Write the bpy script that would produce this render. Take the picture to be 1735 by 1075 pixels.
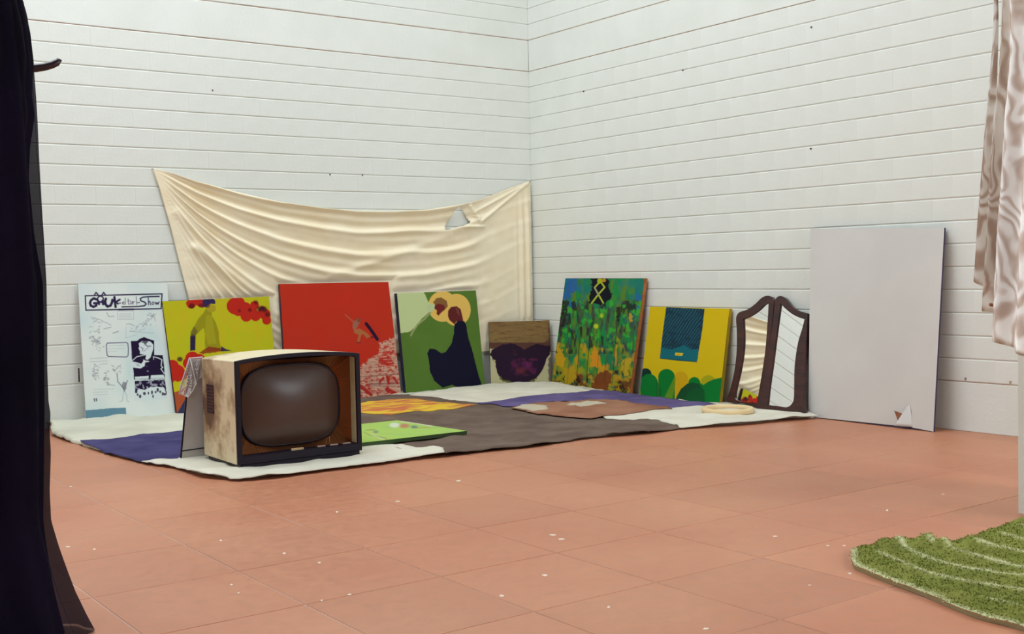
import bpy, bmesh, math, random
import numpy as np
from mathutils import Vector, Matrix
from mathutils.geometry import delaunay_2d_cdt

random.seed(7)
for o in list(bpy.data.objects):
    bpy.data.objects.remove(o, do_unlink=True)
SC = bpy.context.scene
COL = SC.collection

# ------------------------------------------------------------------ camera
CAM = np.array([-5.66997, -7.48413, 0.93206])
RX = np.array([0.807576, -0.58938066, -0.02124719])
UP = np.array([0.04143801, 0.02076754, 0.99892522])
FW = np.array([0.58830596, 0.80758847, -0.04119413])
FPX = 1961.22
cd = bpy.data.cameras.new('camera')
cam = bpy.data.objects.new('camera', cd)
COL.objects.link(cam)
M = Matrix(((RX[0], UP[0], -FW[0], CAM[0]), (RX[1], UP[1], -FW[1], CAM[1]), (RX[2], UP[2], -FW[2], CAM[2]), (0, 0, 0, 1)))
cam.matrix_world = M
cd.sensor_width = 36
cd.lens = FPX / 1735 * 36
cd.clip_start = 0.05
SC.camera = cam

# ------------------------------------------------------------------ world, lights, exposure
w = bpy.data.worlds.new('world')
SC.world = w
w.use_nodes = True
w.node_tree.nodes['Background'].inputs[0].default_value = (0.75, 0.85, 1.0, 1)
w.node_tree.nodes['Background'].inputs[1].default_value = 0.6
SC.view_settings.view_transform = 'Standard'
SC.view_settings.look = 'None'
SC.view_settings.gamma = 1
SC.view_settings.use_curve_mapping = False
SC.view_settings.exposure = 0.1


def area_light(name, loc, target, sx, sy, power, color):
    l = bpy.data.lights.new(name, 'AREA')
    l.shape = 'RECTANGLE'
    l.size = sx
    l.size_y = sy
    l.energy = power
    l.color = color
    o = bpy.data.objects.new(name, l)
    COL.objects.link(o)
    o.location = loc
    o.rotation_euler = (Vector(target) - Vector(loc)).to_track_quat('-Z', 'Y').to_euler()
    return o


area_light('skylight_lamp', (-4.1, -2.4, 5.85), (-4.1, -2.4, 0), 4.4, 3.4, 310, (0.75, 0.88, 0.97))
area_light('window_lamp', (-7.8, -5.6, 1.9), (-3.6, 0.0, 0.5), 2.2, 1.8, 30, (0.72, 0.87, 1.0))
area_light('rear_fill_lamp', (-0.6, -8.2, 1.9), (-4.2, 0.0, 0.9), 1.6, 1.4, 125, (0.78, 0.88, 0.96))  # added fill lamp behind the camera, brightens the left wall

# ------------------------------------------------------------------ geometry helpers


def ray(px, py):
    return FW + RX * (px - 867.5) / FPX - UP * (py - 537.5) / FPX


def at_axis(px, py, axis, val):
    d = ray(px, py)
    return CAM + d * ((val - CAM[axis]) / d[axis])


def floor_pt(px, py, z=0.0):
    return at_axis(px, py, 2, z)


def on_plane(px, py, p0, n):
    d = ray(px, py)
    return CAM + d * (np.dot(p0 - CAM, n) / np.dot(d, n))


def project(P):
    D = P - CAM
    t = D @ FW
    return 867.5 + FPX * (D @ RX) / t, 537.5 - FPX * (D @ UP) / t


def srgb(c):
    c = np.asarray(c, float) / 255.0
    return np.where(c <= 0.04045, c / 12.92, ((c + 0.055) / 1.055) ** 2.4)


def S(r, g, b):
    v = srgb((r, g, b))
    return (float(v[0]), float(v[1]), float(v[2]), 1.0)


def link(o, parent=None):
    COL.objects.link(o)
    if parent is not None:
        o.parent = parent
        o.matrix_parent_inverse = Matrix.Identity(4)
        if any(abs(v) > 1e-9 for v in parent.location):
            o.matrix_parent_inverse = Matrix.Translation(-Vector(parent.location))
    return o


def tag(o, label=None, cat=None, group=None, kind=None):
    if label: o['label'] = label
    if cat: o['category'] = cat
    if group: o['group'] = group
    if kind: o['kind'] = kind
    return o


def empty(name, loc, label, cat, group=None):
    o = bpy.data.objects.new(name, None)
    o.location = loc
    o.empty_display_size = 0.05
    link(o)
    return tag(o, label, cat, group)


def mesh(name, verts, faces, mat=None, parent=None, smooth=False):
    me = bpy.data.meshes.new(name)
    me.from_pydata([tuple(map(float, v)) for v in verts], [], faces)
    me.update()
    if smooth:
        for p in me.polygons: p.use_smooth = True
    o = bpy.data.objects.new(name, me)
    if mat: me.materials.append(mat)
    return link(o, parent)


def from_bm(name, bm, mat=None, parent=None, smooth=False):
    me = bpy.data.meshes.new(name)
    bm.normal_update()
    bm.to_mesh(me)
    bm.free()
    if smooth:
        for p in me.polygons: p.use_smooth = True
    if mat: me.materials.append(mat)
    return link(bpy.data.objects.new(name, me), parent)


def bbox(bm, x0, x1, y0, y1, z0, z1, bev=0.0, seg=1):
    r = bmesh.ops.create_cube(bm, size=1)
    vs = r['verts']
    for v in vs:
        v.co = Vector((x0 + (v.co.x + .5) * (x1 - x0), y0 + (v.co.y + .5) * (y1 - y0), z0 + (v.co.z + .5) * (z1 - z0)))
    if bev > 0:
        es = list({e for v in vs for e in v.link_edges})
        bmesh.ops.bevel(bm, geom=es, offset=bev, segments=seg, affect='EDGES', profile=0.6)


def box(name, x0, x1, y0, y1, z0, z1, mat, parent=None, bev=0.0, seg=1):
    bm = bmesh.new()
    bbox(bm, x0, x1, y0, y1, z0, z1, bev, seg)
    return from_bm(name, bm, mat, parent)


def tube(name, pts, rad, mat, parent=None, n=10, caps=True):
    pts = [Vector(p) for p in pts]
    rads = rad if isinstance(rad, (list, tuple)) else [rad] * len(pts)
    vs, fs = [], []
    prev = None
    for i, p in enumerate(pts):
        t = (pts[min(i + 1, len(pts) - 1)] - pts[max(i - 1, 0)]).normalized()
        a = prev if prev is not None else (Vector((0, 0, 1)) if abs(t.z) < .9 else Vector((1, 0, 0)))
        b = t.cross(a).normalized()
        a = b.cross(t).normalized()
        prev = a
        for k in range(n):
            an = 2 * math.pi * k / n
            vs.append(p + (a * math.cos(an) + b * math.sin(an)) * rads[i])
    for i in range(len(pts) - 1):
        for k in range(n):
            fs.append((i * n + k, i * n + (k + 1) % n, (i + 1) * n + (k + 1) % n, (i + 1) * n + k))
    if caps:
        fs.append(tuple(range(n))[::-1])
        fs.append(tuple((len(pts) - 1) * n + k for k in range(n)))
    return mesh(name, vs, fs, mat, parent, smooth=True)


def vnoise(x, y, scale, seed=0):
    x = np.asarray(x, float) / scale
    y = np.asarray(y, float) / scale
    xi = np.floor(x).astype(np.int64)
    yi = np.floor(y).astype(np.int64)
    fx = x - xi
    fy = y - yi
    fx = fx * fx * (3 - 2 * fx)
    fy = fy * fy * (3 - 2 * fy)

    def h(a, b):
        n = (a * 374761393 + b * 668265263 + seed * 1442695041) & 0x7fffffff
        n = ((n ^ (n >> 13)) * 1274126177) & 0x7fffffff
        return ((n ^ (n >> 16)) & 0xffff) / 65535.0
    return (h(xi, yi) * (1 - fx) + h(xi + 1, yi) * fx) * (1 - fy) + (h(xi, yi + 1) * (1 - fx) + h(xi + 1, yi + 1) * fx) * fy


def inside(X, Y, poly):
    poly = np.asarray(poly, float)
    r = np.zeros(X.shape, bool)
    j = len(poly) - 1
    for i in range(len(poly)):
        xi, yi = poly[i]
        xj, yj = poly[j]
        if yi != yj:
            c = ((yi > Y) != (yj > Y)) & (X < (xj - xi) * (Y - yi) / (yj - yi) + xi)
            r ^= c
        j = i
    return r


def segdist(X, Y, pts):
    d = np.full(X.shape, 1e9)
    for (x0, y0), (x1, y1) in zip(pts[:-1], pts[1:]):
        dx, dy = x1 - x0, y1 - y0
        t = np.clip(((X - x0) * dx + (Y - y0) * dy) / (dx * dx + dy * dy + 1e-9), 0, 1)
        d = np.minimum(d, np.hypot(X - x0 - t * dx, Y - y0 - t * dy))
    return d


# ------------------------------------------------------------------ materials


def new_mat(name, rough=0.7, color=(0.8, 0.8, 0.8, 1), spec=0.3, metal=0.0):
    m = bpy.data.materials.new(name)
    m.use_nodes = True
    b = m.node_tree.nodes['Principled BSDF']
    b.inputs['Base Color'].default_value = color
    b.inputs['Roughness'].default_value = rough
    b.inputs['Specular IOR Level'].default_value = spec
    b.inputs['Metallic'].default_value = metal
    return m


def N(m, t, **kw):
    n = m.node_tree.nodes.new(t)
    for k, v in kw.items(): setattr(n, k, v)
    return n


def L(m, a, b): m.node_tree.links.new(a, b)


def noise_mat(name, c1, c2, scale=8, rough=0.8, bump=0.0, bscale=60, spec=0.2, detail=6, lo=0.35, hi=0.65, stretch=(1, 1, 1), metal=0.0, rand=0.0, bdist=0.01):
    m = new_mat(name, rough, c1, spec, metal)
    b = m.node_tree.nodes['Principled BSDF']
    tc = N(m, 'ShaderNodeTexCoord')
    mp = N(m, 'ShaderNodeMapping')
    mp.inputs['Scale'].default_value = stretch
    L(m, tc.outputs['Object'], mp.inputs[0])
    nz = N(m, 'ShaderNodeTexNoise')
    nz.inputs['Scale'].default_value = scale
    nz.inputs['Detail'].default_value = detail
    L(m, mp.outputs[0], nz.inputs['Vector'])
    rp = N(m, 'ShaderNodeValToRGB')
    rp.color_ramp.elements[0].position = lo
    rp.color_ramp.elements[1].position = hi
    rp.color_ramp.elements[0].color = c1
    rp.color_ramp.elements[1].color = c2
    L(m, nz.outputs['Fac'], rp.inputs[0])
    out = rp.outputs[0]
    if rand > 0:
        oi = N(m, 'ShaderNodeObjectInfo')
        mr = N(m, 'ShaderNodeMapRange')
        mr.inputs['To Min'].default_value = 1 - rand
        mr.inputs['To Max'].default_value = 1 + rand
        L(m, oi.outputs['Random'], mr.inputs['Value'])
        hs = N(m, 'ShaderNodeHueSaturation')
        L(m, out, hs.inputs['Color'])
        L(m, mr.outputs[0], hs.inputs['Value'])
        out = hs.outputs[0]
    L(m, out, b.inputs['Base Color'])
    if bump > 0:
        n2 = N(m, 'ShaderNodeTexNoise')
        n2.inputs['Scale'].default_value = bscale
        n2.inputs['Detail'].default_value = 4
        L(m, tc.outputs['Object'], n2.inputs['Vector'])
        bp = N(m, 'ShaderNodeBump')
        bp.inputs['Strength'].default_value = bump
        bp.inputs['Distance'].default_value = bdist
        L(m, n2.outputs['Fac'], bp.inputs['Height'])
        L(m, bp.outputs[0], b.inputs['Normal'])
    return m


MAT = {}
MAT['wall'] = noise_mat('white_wall_paint', S(226, 226, 217), S(232, 232, 224), 3, 0.55, 0.10, 45, 0.3, rand=0.006)
MAT['joint'] = noise_mat('painted_mortar', S(208, 206, 197), S(216, 214, 206), 9, 0.8)
MAT['joint_brown'] = noise_mat('bare_mortar', S(150, 116, 96), S(196, 172, 156), 14, 0.9, 0.3, 80, lo=0.3, hi=0.75)
MAT['plain'] = new_mat('plain_room_paint', 0.8, S(214, 212, 204))
MAT['dirt'] = noise_mat('dark_hole', S(60, 50, 60), S(95, 80, 80), 30, 0.9)

# terracotta floor tile
mt = new_mat('terracotta_tile', 0.42, S(190, 125, 95), 0.45)
b = mt.node_tree.nodes['Principled BSDF']
geo = N(mt, 'ShaderNodeNewGeometry')
n1 = N(mt, 'ShaderNodeTexNoise'); n1.inputs['Scale'].default_value = 1.3; n1.inputs['Detail'].default_value = 7
n2 = N(mt, 'ShaderNodeTexNoise'); n2.inputs['Scale'].default_value = 22; n2.inputs['Detail'].default_value = 6
L(mt, geo.outputs['Position'], n1.inputs['Vector']); L(mt, geo.outputs['Position'], n2.inputs['Vector'])
r1 = N(mt, 'ShaderNodeValToRGB')
r1.color_ramp.elements[0].position = 0.3; r1.color_ramp.elements[0].color = S(184, 115, 84)
r1.color_ramp.elements[1].position = 0.7; r1.color_ramp.elements[1].color = S(194, 131, 98)
L(mt, n1.outputs['Fac'], r1.inputs[0])
mx = N(mt, 'ShaderNodeMixRGB', blend_type='MULTIPLY'); mx.inputs[0].default_value = 0.35
r2 = N(mt, 'ShaderNodeValToRGB')
r2.color_ramp.elements[0].position = 0.3; r2.color_ramp.elements[0].color = (0.72, 0.70, 0.70, 1)
r2.color_ramp.elements[1].position = 0.62; r2.color_ramp.elements[1].color = (1, 1, 1, 1)
L(mt, n2.outputs['Fac'], r2.inputs[0]); L(mt, r1.outputs[0], mx.inputs[1]); L(mt, r2.outputs[0], mx.inputs[2])
oi = N(mt, 'ShaderNodeObjectInfo'); mr = N(mt, 'ShaderNodeMapRange')
mr.inputs['To Min'].default_value = 0.95; mr.inputs['To Max'].default_value = 1.05
L(mt, oi.outputs['Random'], mr.inputs['Value'])
hs = N(mt, 'ShaderNodeHueSaturation'); L(mt, mx.outputs[0], hs.inputs['Color']); L(mt, mr.outputs[0], hs.inputs['Value'])
L(mt, hs.outputs[0], b.inputs['Base Color'])
rr = N(mt, 'ShaderNodeMapRange'); rr.inputs['To Min'].default_value = 0.34; rr.inputs['To Max'].default_value = 0.6
L(mt, n2.outputs['Fac'], rr.inputs['Value']); L(mt, rr.outputs[0], b.inputs['Roughness'])
bp = N(mt, 'ShaderNodeBump'); bp.inputs['Strength'].default_value = 0.12; bp.inputs['Distance'].default_value = 0.01
L(mt, n2.outputs['Fac'], bp.inputs['Height']); L(mt, bp.outputs[0], b.inputs['Normal'])
MAT['tile'] = mt
MAT['grout'] = noise_mat('tile_grout', S(208, 186, 172), S(184, 156, 142), 3, 0.9)


def cloth_mat(name, c1, c2, scale=6, weave=260, sheen=0.0, bump=0.25, lo=0.35, hi=0.65, stretch=(1, 1, 1), transl=0.0):
    m = noise_mat(name, c1, c2, scale, 0.95, bump, weave, 0.08, lo=lo, hi=hi, stretch=stretch, bdist=0.002)
    bb = m.node_tree.nodes['Principled BSDF']
    if transl > 0:
        tr = N(m, 'ShaderNodeBsdfTransparent')
        mxs = N(m, 'ShaderNodeMixShader')
        mxs.inputs[0].default_value = transl
        outn = m.node_tree.nodes['Material Output']
        L(m, bb.outputs[0], mxs.inputs[1]); L(m, tr.outputs[0], mxs.inputs[2]); L(m, mxs.outputs[0], outn.inputs[0])
    return m


MAT['cream'] = cloth_mat('cream_muslin', S(246, 228, 194), S(249, 234, 205), 3)
MAT['sheet'] = cloth_mat('off_white_cotton', S(208, 199, 180), S(218, 210, 192), 4)
MAT['sheet_old'] = cloth_mat('greyish_canvas_sheet', S(192, 188, 168), S(208, 203, 184), 3)
MAT['violet'] = cloth_mat('violet_blue_cotton', S(62, 56, 94), S(78, 72, 112), 5)
MAT['violet2'] = cloth_mat('violet_cotton', S(88, 76, 116), S(106, 92, 134), 5)
MAT['brown'] = cloth_mat('grey_brown_blanket', S(98, 80, 70), S(116, 98, 86), 5)
MAT['rust'] = cloth_mat('rust_brown_cloth', S(140, 94, 72), S(160, 114, 90), 4)
MAT['beige'] = cloth_mat('beige_patch', S(186, 170, 146), S(196, 182, 158), 5)
MAT['batik'] = cloth_mat('orange_yellow_print', S(196, 110, 72), S(220, 180, 60), 7, lo=0.42, hi=0.55, stretch=(0.5, 2.2, 1))
MAT['dark_edge'] = new_mat('dark_hem', 0.95, S(60, 44, 48), 0.05)

# ------------------------------------------------------------------ the setting
H = 6.0
C = 0.125            # brick course
ZF = 21.15 * C       # height of course line zero above the floor


def zc(k): return ZF - k * C


def room_piece(name, x0, x1, y0, y1, z0, z1, mat):
    o = box(name, x0, x1, y0, y1, z0, z1, mat)
    return tag(o, kind='structure')


floor = room_piece('floor', -9, 0.3, -12, 0.3, -0.12, -0.0016, MAT['grout'])
wall_left = room_piece('wall_left', -9, 0.3, 0.0040, 0.3, 0, H, MAT['joint'])
wall_right = room_piece('wall_right', 0.0040, 0.3, -12, 0.0040, 0, H, MAT['joint'])
wall_back = room_piece('wall_back', -9, 0.3, -12.2, -12, 0, H, MAT['plain'])
wall_side = room_piece('wall_side', -9.2, -9, -12, 0.3, 0, H, MAT['plain'])
ceiling = room_piece('ceiling', -9, 0.3, -12, 0.3, H, H + 0.1, MAT['plain'])

# floor tiles, one object each where the photograph shows them
TX, TY = 0.4515, 0.4725
X0, Y0 = -3.352, -4.522


def tile_mesh(sx, sy):
    bm = bmesh.new()
    g = 0.0017
    bbox(bm, g, sx - g, g, sy - g, -0.012, 0, 0.0011)
    me = bpy.data.meshes.new('tile')
    bm.to_mesh(me); bm.free()
    me.materials.append(MAT['tile'])
    return me


tm = tile_mesh(TX, TY)
bmr = bmesh.new()
for i in range(-13, 8):
    for j in range(-16, 10):
        x = X0 + i * TX
        y = Y0 + j * TY
        if x >= -0.02 or y >= -0.02: continue
        if x + TX > 0 or y + TY > 0:
            xe, ye = min(x + TX, 0.003), min(y + TY, 0.003)
            me = tile_mesh(xe - x, ye - y)
        else:
            me = tm
        cx, cy = project(np.array([x + TX / 2, y + TY / 2, 0.0]))
        dist = (np.array([x, y, 0]) - CAM) @ FW
        vis = dist > 1.0 and -120 < cx < 1860 and cy < 1220
        if vis:
            o = bpy.data.objects.new('tile', me)
            o.location = (x, y, random.uniform(-0.0003, 0.0003))
            o.parent = floor
            COL.objects.link(o)
        elif x > -9 and y > -12:
            bbox(bmr, max(x, -9) + .0017, min(x + TX, 0) - .0017, max(y, -12) + .0017, min(y + TY, 0) - .0017, -0.012, 0, 0)
tag(from_bm('outer_tiles', bmr, MAT['tile'], floor), kind='stuff')

# paint drips on the tiles
MAT['drip'] = new_mat('dried_white_paint', 0.6, S(226, 205, 185))
drips = [(777, 815, 10, 3), (937, 907, 12, 3), (952, 914, 12, 3), (924, 975, 11, 4), (850, 1010, 9, 4), (1031, 1029, 6, 4), (541, 954, 6, 3), (592, 1008, 8, 3),
         (545, 1018, 5, 3), (571, 868, 5, 3), (674, 850, 9, 2), (1196, 1066, 11, 4), (1313, 909, 10, 2), (1372, 992, 7, 2), (1440, 972, 8, 3), (1503, 865, 5, 3),
         (1598, 838, 8, 2), (120, 825, 6, 2), (392, 991, 6, 3), (404, 1005, 5, 2), (374, 916, 6, 3), (482, 938, 7, 3), (1110, 708, 5, 2), (1402, 925, 7, 2), (1430, 925, 7, 2), (115, 927, 8, 3), (160, 931, 6, 3)]
for i, (px, py, rx, ry) in enumerate(drips):
    vs, fs = [], []
    n = 14
    c0 = floor_pt(px, py, 0.0009)
    vs.append(c0)
    for k in range(n):
        a = 2 * math.pi * k / n
        rj = 0.55 + 0.45 * random.random()
        vs.append(floor_pt(px + rx * 0.55 * rj * math.cos(a), py + ry * 0.55 * rj * math.sin(a), 0.0003))
    for k in range(n): fs.append((0, 1 + k, 1 + (k + 1) % n))
    mesh('paint_drip', vs, fs, MAT['drip'], floor)

# brick walls
GAP = 0.0013


def brick_mesh(length, height, seed, axis):
    """face of a painted brick, bevelled; axis 'x' = laid along the left wall, 'y' = along the right wall"""
    rnd = random.Random(seed)
    bm = bmesh.new()
    g = GAP
    if axis == 'x':
        bbox(bm, 0, length, 0, 0.03, g, height - g)
    else:
        bbox(bm, 0, 0.03, 0, length, g, height - g)
    ax = 0 if axis == 'x' else 1
    es = [e for e in bm.edges if abs(e.verts[0].co[ax] - e.verts[1].co[ax]) > .1]
    bmesh.ops.bevel(bm, geom=es, offset=0.0058, segments=2, affect='EDGES', profile=0.5)
    es = [e for e in bm.edges if abs(e.verts[0].co[ax] - e.verts[1].co[ax]) < 1e-5 and abs(e.verts[0].co[1 - ax] - e.verts[1].co[1 - ax]) < 1e-5 and e.verts[0].co[1 - ax] < .001]
    if seed % 3 == 0: bmesh.ops.bevel(bm, geom=es, offset=0.0007, segments=1, affect='EDGES', profile=0.5)
    for v in bm.verts:
        v.co += Vector((0, 0, rnd.uniform(-.0009, .0009)))
    me = bpy.data.meshes.new('brick')
    bm.to_mesh(me); bm.free()
    me.materials.append(MAT['wall'])
    return me


def brick_wall(wall, axis, vis_len, phase0):
    proto = [brick_mesh(0.25, C, s, axis) for s in range(6)]
    rnd = random.Random(3)
    items = []
    bms = bmesh.new()
    for k in range(-11, 19):
        if k in (-1, 0): continue                     # tall band course
        zb = zc(k + 1)
        ph = phase0 + (0.125 if k % 2 else 0)
        nn = int(9 / 0.25) + 2
        for i in range(-1, nn):
            a0 = -(i * 0.25 + ph) - 0.25              # start coordinate (negative axis)
            a1 = a0 + 0.25
            if a0 >= 0: continue
            lo = -5.2 if axis == 'y' else -8.9
            if a1 < lo: continue
            mid = (a0 + a1) / 2
            P = np.array([mid, 0, zb]) if axis == 'x' else np.array([0, mid, zb])
            visible = a0 > -vis_len and k > -5 and a1 <= 0
            if visible:
                items.append((np.linalg.norm(P - CAM), a0, zb))
            else:
                a0c, a1c = max(a0, lo), min(a1, -0.0005)
                j = rnd.uniform(-.0003, .0003)
                if axis == 'x': bbox(bms, a0c, a1c, j, 0.03, zb + GAP, zb + C - GAP)
                else: bbox(bms, j, 0.03, a0c, a1c, zb + GAP, zb + C - GAP)
    items.sort()
    for n, (d, a0, zb) in enumerate(items):
        j = rnd.uniform(-.0003, .0003)
        if n < 300:
            o = bpy.data.objects.new('brick', proto[rnd.randrange(6)])
            o.location = (a0, j, zb) if axis == 'x' else (j, a0, zb)
            if axis == 'x': o.rotation_euler = (rnd.uniform(-.004, .004), rnd.uniform(-.002, .002), rnd.uniform(-.0012, .0012))
            else: o.rotation_euler = (rnd.uniform(-.002, .002), rnd.uniform(-.004, .004), rnd.uniform(-.0012, .0012))
            o.parent = wall
            COL.objects.link(o)
        else:
            if axis == 'x': bbox(bms, a0, a0 + .25, j, 0.03, zb + GAP, zb + C - GAP)
            else: bbox(bms, j, 0.03, a0, a0 + .25, zb + GAP, zb + C - GAP)
    ax_i = 0 if axis == 'x' else 1
    es = [e for e in bms.edges if abs(e.verts[0].co[ax_i] - e.verts[1].co[ax_i]) > .01 and min(e.verts[0].co[1 - ax_i], e.verts[1].co[1 - ax_i]) < .01]
    bmesh.ops.bevel(bms, geom=es, offset=0.0058, segments=2, affect='EDGES', profile=0.5)
    tag(from_bm('far_bricks', bms, MAT['wall'], wall), kind='stuff')
    end = -5.2 if axis == 'y' else -8.9
    # the tall band course and the smooth plinth
    for nm, z0, z1 in (('band_course', zc(1) + .003, zc(-1) - .003), ('plinth', 0.0, zc(19) - .0025)):
        if axis == 'x': box(nm, end, -0.0005, 0, 0.03, z0, z1, MAT['wall'], wall, 0.005, 2)
        else: box(nm, 0, 0.03, end, -0.0005, z0, z1, MAT['wall'], wall, 0.003, 2)
    ks = [(-1, .0045), (1, .0045), (19, .0035 if axis == 'x' else 0.006)]
    for k, hh in ks:
        m = MAT['joint_brown'] if not (axis == 'x' and k == 19) else MAT['joint']
        if axis == 'x': box('bed_joint', end, 0, 0.0030, 0.02, zc(k) - hh, zc(k) + hh, m, wall)
        else: box('bed_joint', 0.0030, 0.02, end, 0, zc(k) - hh, zc(k) + hh, m, wall)


brick_wall(wall_left, 'x', 4.0, 0.08)
brick_wall(wall_right, 'y', 4.5, 0.045)
box('upper_render', -9, 0, 0, 0.02, zc(-11), H, MAT['wall'], wall_left)
box('upper_render', 0, 0.02, -12, 0, zc(-11), H, MAT['wall'], wall_right)
box('outer_render', 0, 0.02, -12, -5.2, 0, zc(-11), MAT['wall'], wall_right)

# chipped joints and nails
pA, pB = at_axis(133.5, 624, 1, -.001), at_axis(133.5, 648, 1, -.001)
box('chipped_joint', pA[0] - .005, pA[0] + .004, -0.0012, 0.01, pB[2], pA[2], MAT['dirt'], wall_left, 0.001)
for px, py in ((1636, 643), (1712, 649)):
    q = at_axis(px, py, 0, 0)
    box('chipped_joint', -0.0012, 0.01, q[1] - .006, q[1] + .006, q[2] - .006, q[2] + .010, MAT['joint_brown'], wall_right, 0.001)
for px, py in ((360, 153), (559, 296), (614, 297)):
    q = at_axis(px, py, 1, 0)
    box('nail', q[0] - .004, q[0] + .004, -0.006, 0.01, q[2] - .004, q[2] + .004, MAT['dirt'], wall_left, 0.001)
for px, py in ((989, 155), (1157, 119), (1375, 46), (1374, 252)):
    q = at_axis(px, py, 0, 0)
    box('nail', -0.006, 0.01, q[1] - .005, q[1] + .005, q[2] - .004, q[2] + .004, MAT['dirt'], wall_right, 0.001)

# pier at the right edge
pier = room_piece('wall_pier', -1.71, -1.2, -5.45, -5.17, 0, H, MAT['wall'])

# windows in the part of the room behind the camera
MAT['pane'] = new_mat('window_daylight', 0.5, (1, 1, 1, 1))
bb = MAT['pane'].node_tree.nodes['Principled BSDF']
bb.inputs['Emission Color'].default_value = (0.86, 0.93, 1, 1)
bb.inputs['Emission Strength'].default_value = 1.3
MAT['wframe'] = new_mat('white_window_frame', 0.4, S(220, 220, 215))
for n, (ya, yb) in enumerate(((-8.1, -6.9), (-10.3, -9.1))):
    wo = room_piece('window_%d' % (n + 1), -0.03, 0.0, ya - .06, yb + .06, 0.95, 2.15, MAT['wframe'])
    box('pane', -0.034, -0.028, ya, yb, 1.0, 2.1, MAT['pane'], wo)
    box('mullion', -0.045, -0.03, (ya + yb) / 2 - .02, (ya + yb) / 2 + .02, 1.0, 2.1, MAT['wframe'], wo)

# ------------------------------------------------------------------ cloth heights on the floor


def sm(t):
    t = np.clip(t, 0, 1)
    return t * t * (3 - 2 * t)


def pile(x, y):
    """height of the heap of cloths above the tiles"""
    x = np.asarray(x, float); y = np.asarray(y, float)
    h = 0.004 + 0.026 * sm((y + 1.3) / 1.0) + 0.006 * sm((x + 1.2) / 1.0)
    h = h + 0.0035 * (vnoise(x, y, 0.17, 3) - .3) + 0.006 * (vnoise(x + .3 * y, y * 1.3, 0.4, 9) - .5)
    rid = np.abs(vnoise(x + 0.6 * y, y - .2 * x, 0.33, 5) - 0.5)
    h = h + 0.009 * np.exp(-(rid / 0.10) ** 2)
    rid = np.abs(vnoise(x * .5 + y, y - x, 0.21, 15) - 0.5)
    h = h + 0.006 * np.exp(-(rid / 0.14) ** 2)
    return np.maximum(h, 0.003)


def cloth_pt(px, py, dz=0.0):
    z = 0.01
    for _ in range(12):
        q = floor_pt(px, py, z + dz)
        z = float(pile(q[0], q[1]))
    return q


def flat_cloth(name, label, pts, mat, layer, world=None, parent=None, cell=0.03, cat='cloth', group='cloths spread over the floor', crease=0.004, seed=1, bump=None):
    """a cloth lying on the heap: outline pts (photo pixels projected onto the heap) or world coordinates"""
    P = [cloth_pt(a, b_, layer)[:2] for a, b_ in pts] if world is None else []
    if world: P = P + [np.array(q, float) for q in world]
    # densify with a slightly wavy outline
    out = []
    n = len(P)
    rnd = random.Random(seed)
    for i in range(n):
        a, b_ = P[i], P[(i + 1) % n]
        k = max(1, int(np.linalg.norm(b_ - a) / (cell * 0.8)))
        for j in range(k):
            q = a + (b_ - a) * j / k
            w = 0.006 if j else 0
            out.append((q[0] + rnd.uniform(-w, w), q[1] + rnd.uniform(-w, w)))
    xs = [q[0] for q in out]; ys = [q[1] for q in out]
    gx = np.arange(min(xs) + cell / 2, max(xs), cell)
    gy = np.arange(min(ys) + cell / 2, max(ys), cell)
    GX, GY = np.meshgrid(gx, gy)
    ins = inside(GX, GY, out)
    ptsin = [(x, y) for x, y in zip(GX[ins], GY[ins])]
    arr = np.array(out)
    keep = []
    for x, y in ptsin:
        if np.min(np.hypot(arr[:, 0] - x, arr[:, 1] - y)) > cell * 0.45: keep.append((x, y))
    V2 = [Vector(q) for q in out + keep]
    ed = [(i, (i + 1) % len(out)) for i in range(len(out))]
    r = delaunay_2d_cdt(V2, ed, [list(range(len(out)))], 1, 1e-5)
    v2, fs = r[0], r[2]
    X = np.array([v.x for v in v2]); Y = np.array([v.y for v in v2])
    Z = pile(X, Y) + layer + 0.0045 * (vnoise(X, Y * 2.0, 0.09, 20) - .5) + layer * 0.25 * np.clip(crease / .008, 0, 1) * 0
    if bump is not None: Z = Z + bump(X, Y)
    vs = list(zip(X, Y, Z))
    faces = []
    for f in fs:
        a = Vector((X[f[0]], Y[f[0]])); b_ = Vector((X[f[1]], Y[f[1]])); c_ = Vector((X[f[2]], Y[f[2]]))
        f = list(f)
        if (b_ - a).cross(c_ - a) < 0: f.reverse()
        faces.append(f)
    # hem turned down at the outline
    nb = len(vs)
    from collections import Counter
    cnt = Counter()
    for f in faces:
        for i in range(len(f)):
            cnt[tuple(sorted((f[i], f[(i + 1) % len(f)])))] += 1
    rim = {}
    for f in list(faces):
        for i in range(len(f)):
            e = (f[i], f[(i + 1) % len(f)])
            if cnt[tuple(sorted(e))] == 1:
                for q in e:
                    if q not in rim:
                        rim[q] = len(vs)
                        vs.append((X[q], Y[q], max(Z[q] - 0.004 - (0.012 if layer < 0.002 else 0.0), 0.001)))
                faces.append([e[1], e[0], rim[e[0]], rim[e[1]]])
    o = mesh(name, vs, faces, mat, parent, smooth=True)
    if parent is None: tag(o, label, cat, group)
    return o


base_pts = [(86, 715), (88, 731), (112, 741), (136, 749), (190, 768), (250, 783), (300, 788), (340, 798), (405, 808), (470, 800), (560, 791), (640, 781.5), (700, 772), (752, 763.5), (800, 760),
            (900, 750), (1000, 738), (1100, 729), (1200, 718.5), (1250, 714), (1320, 708), (1385, 703.5)]


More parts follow.
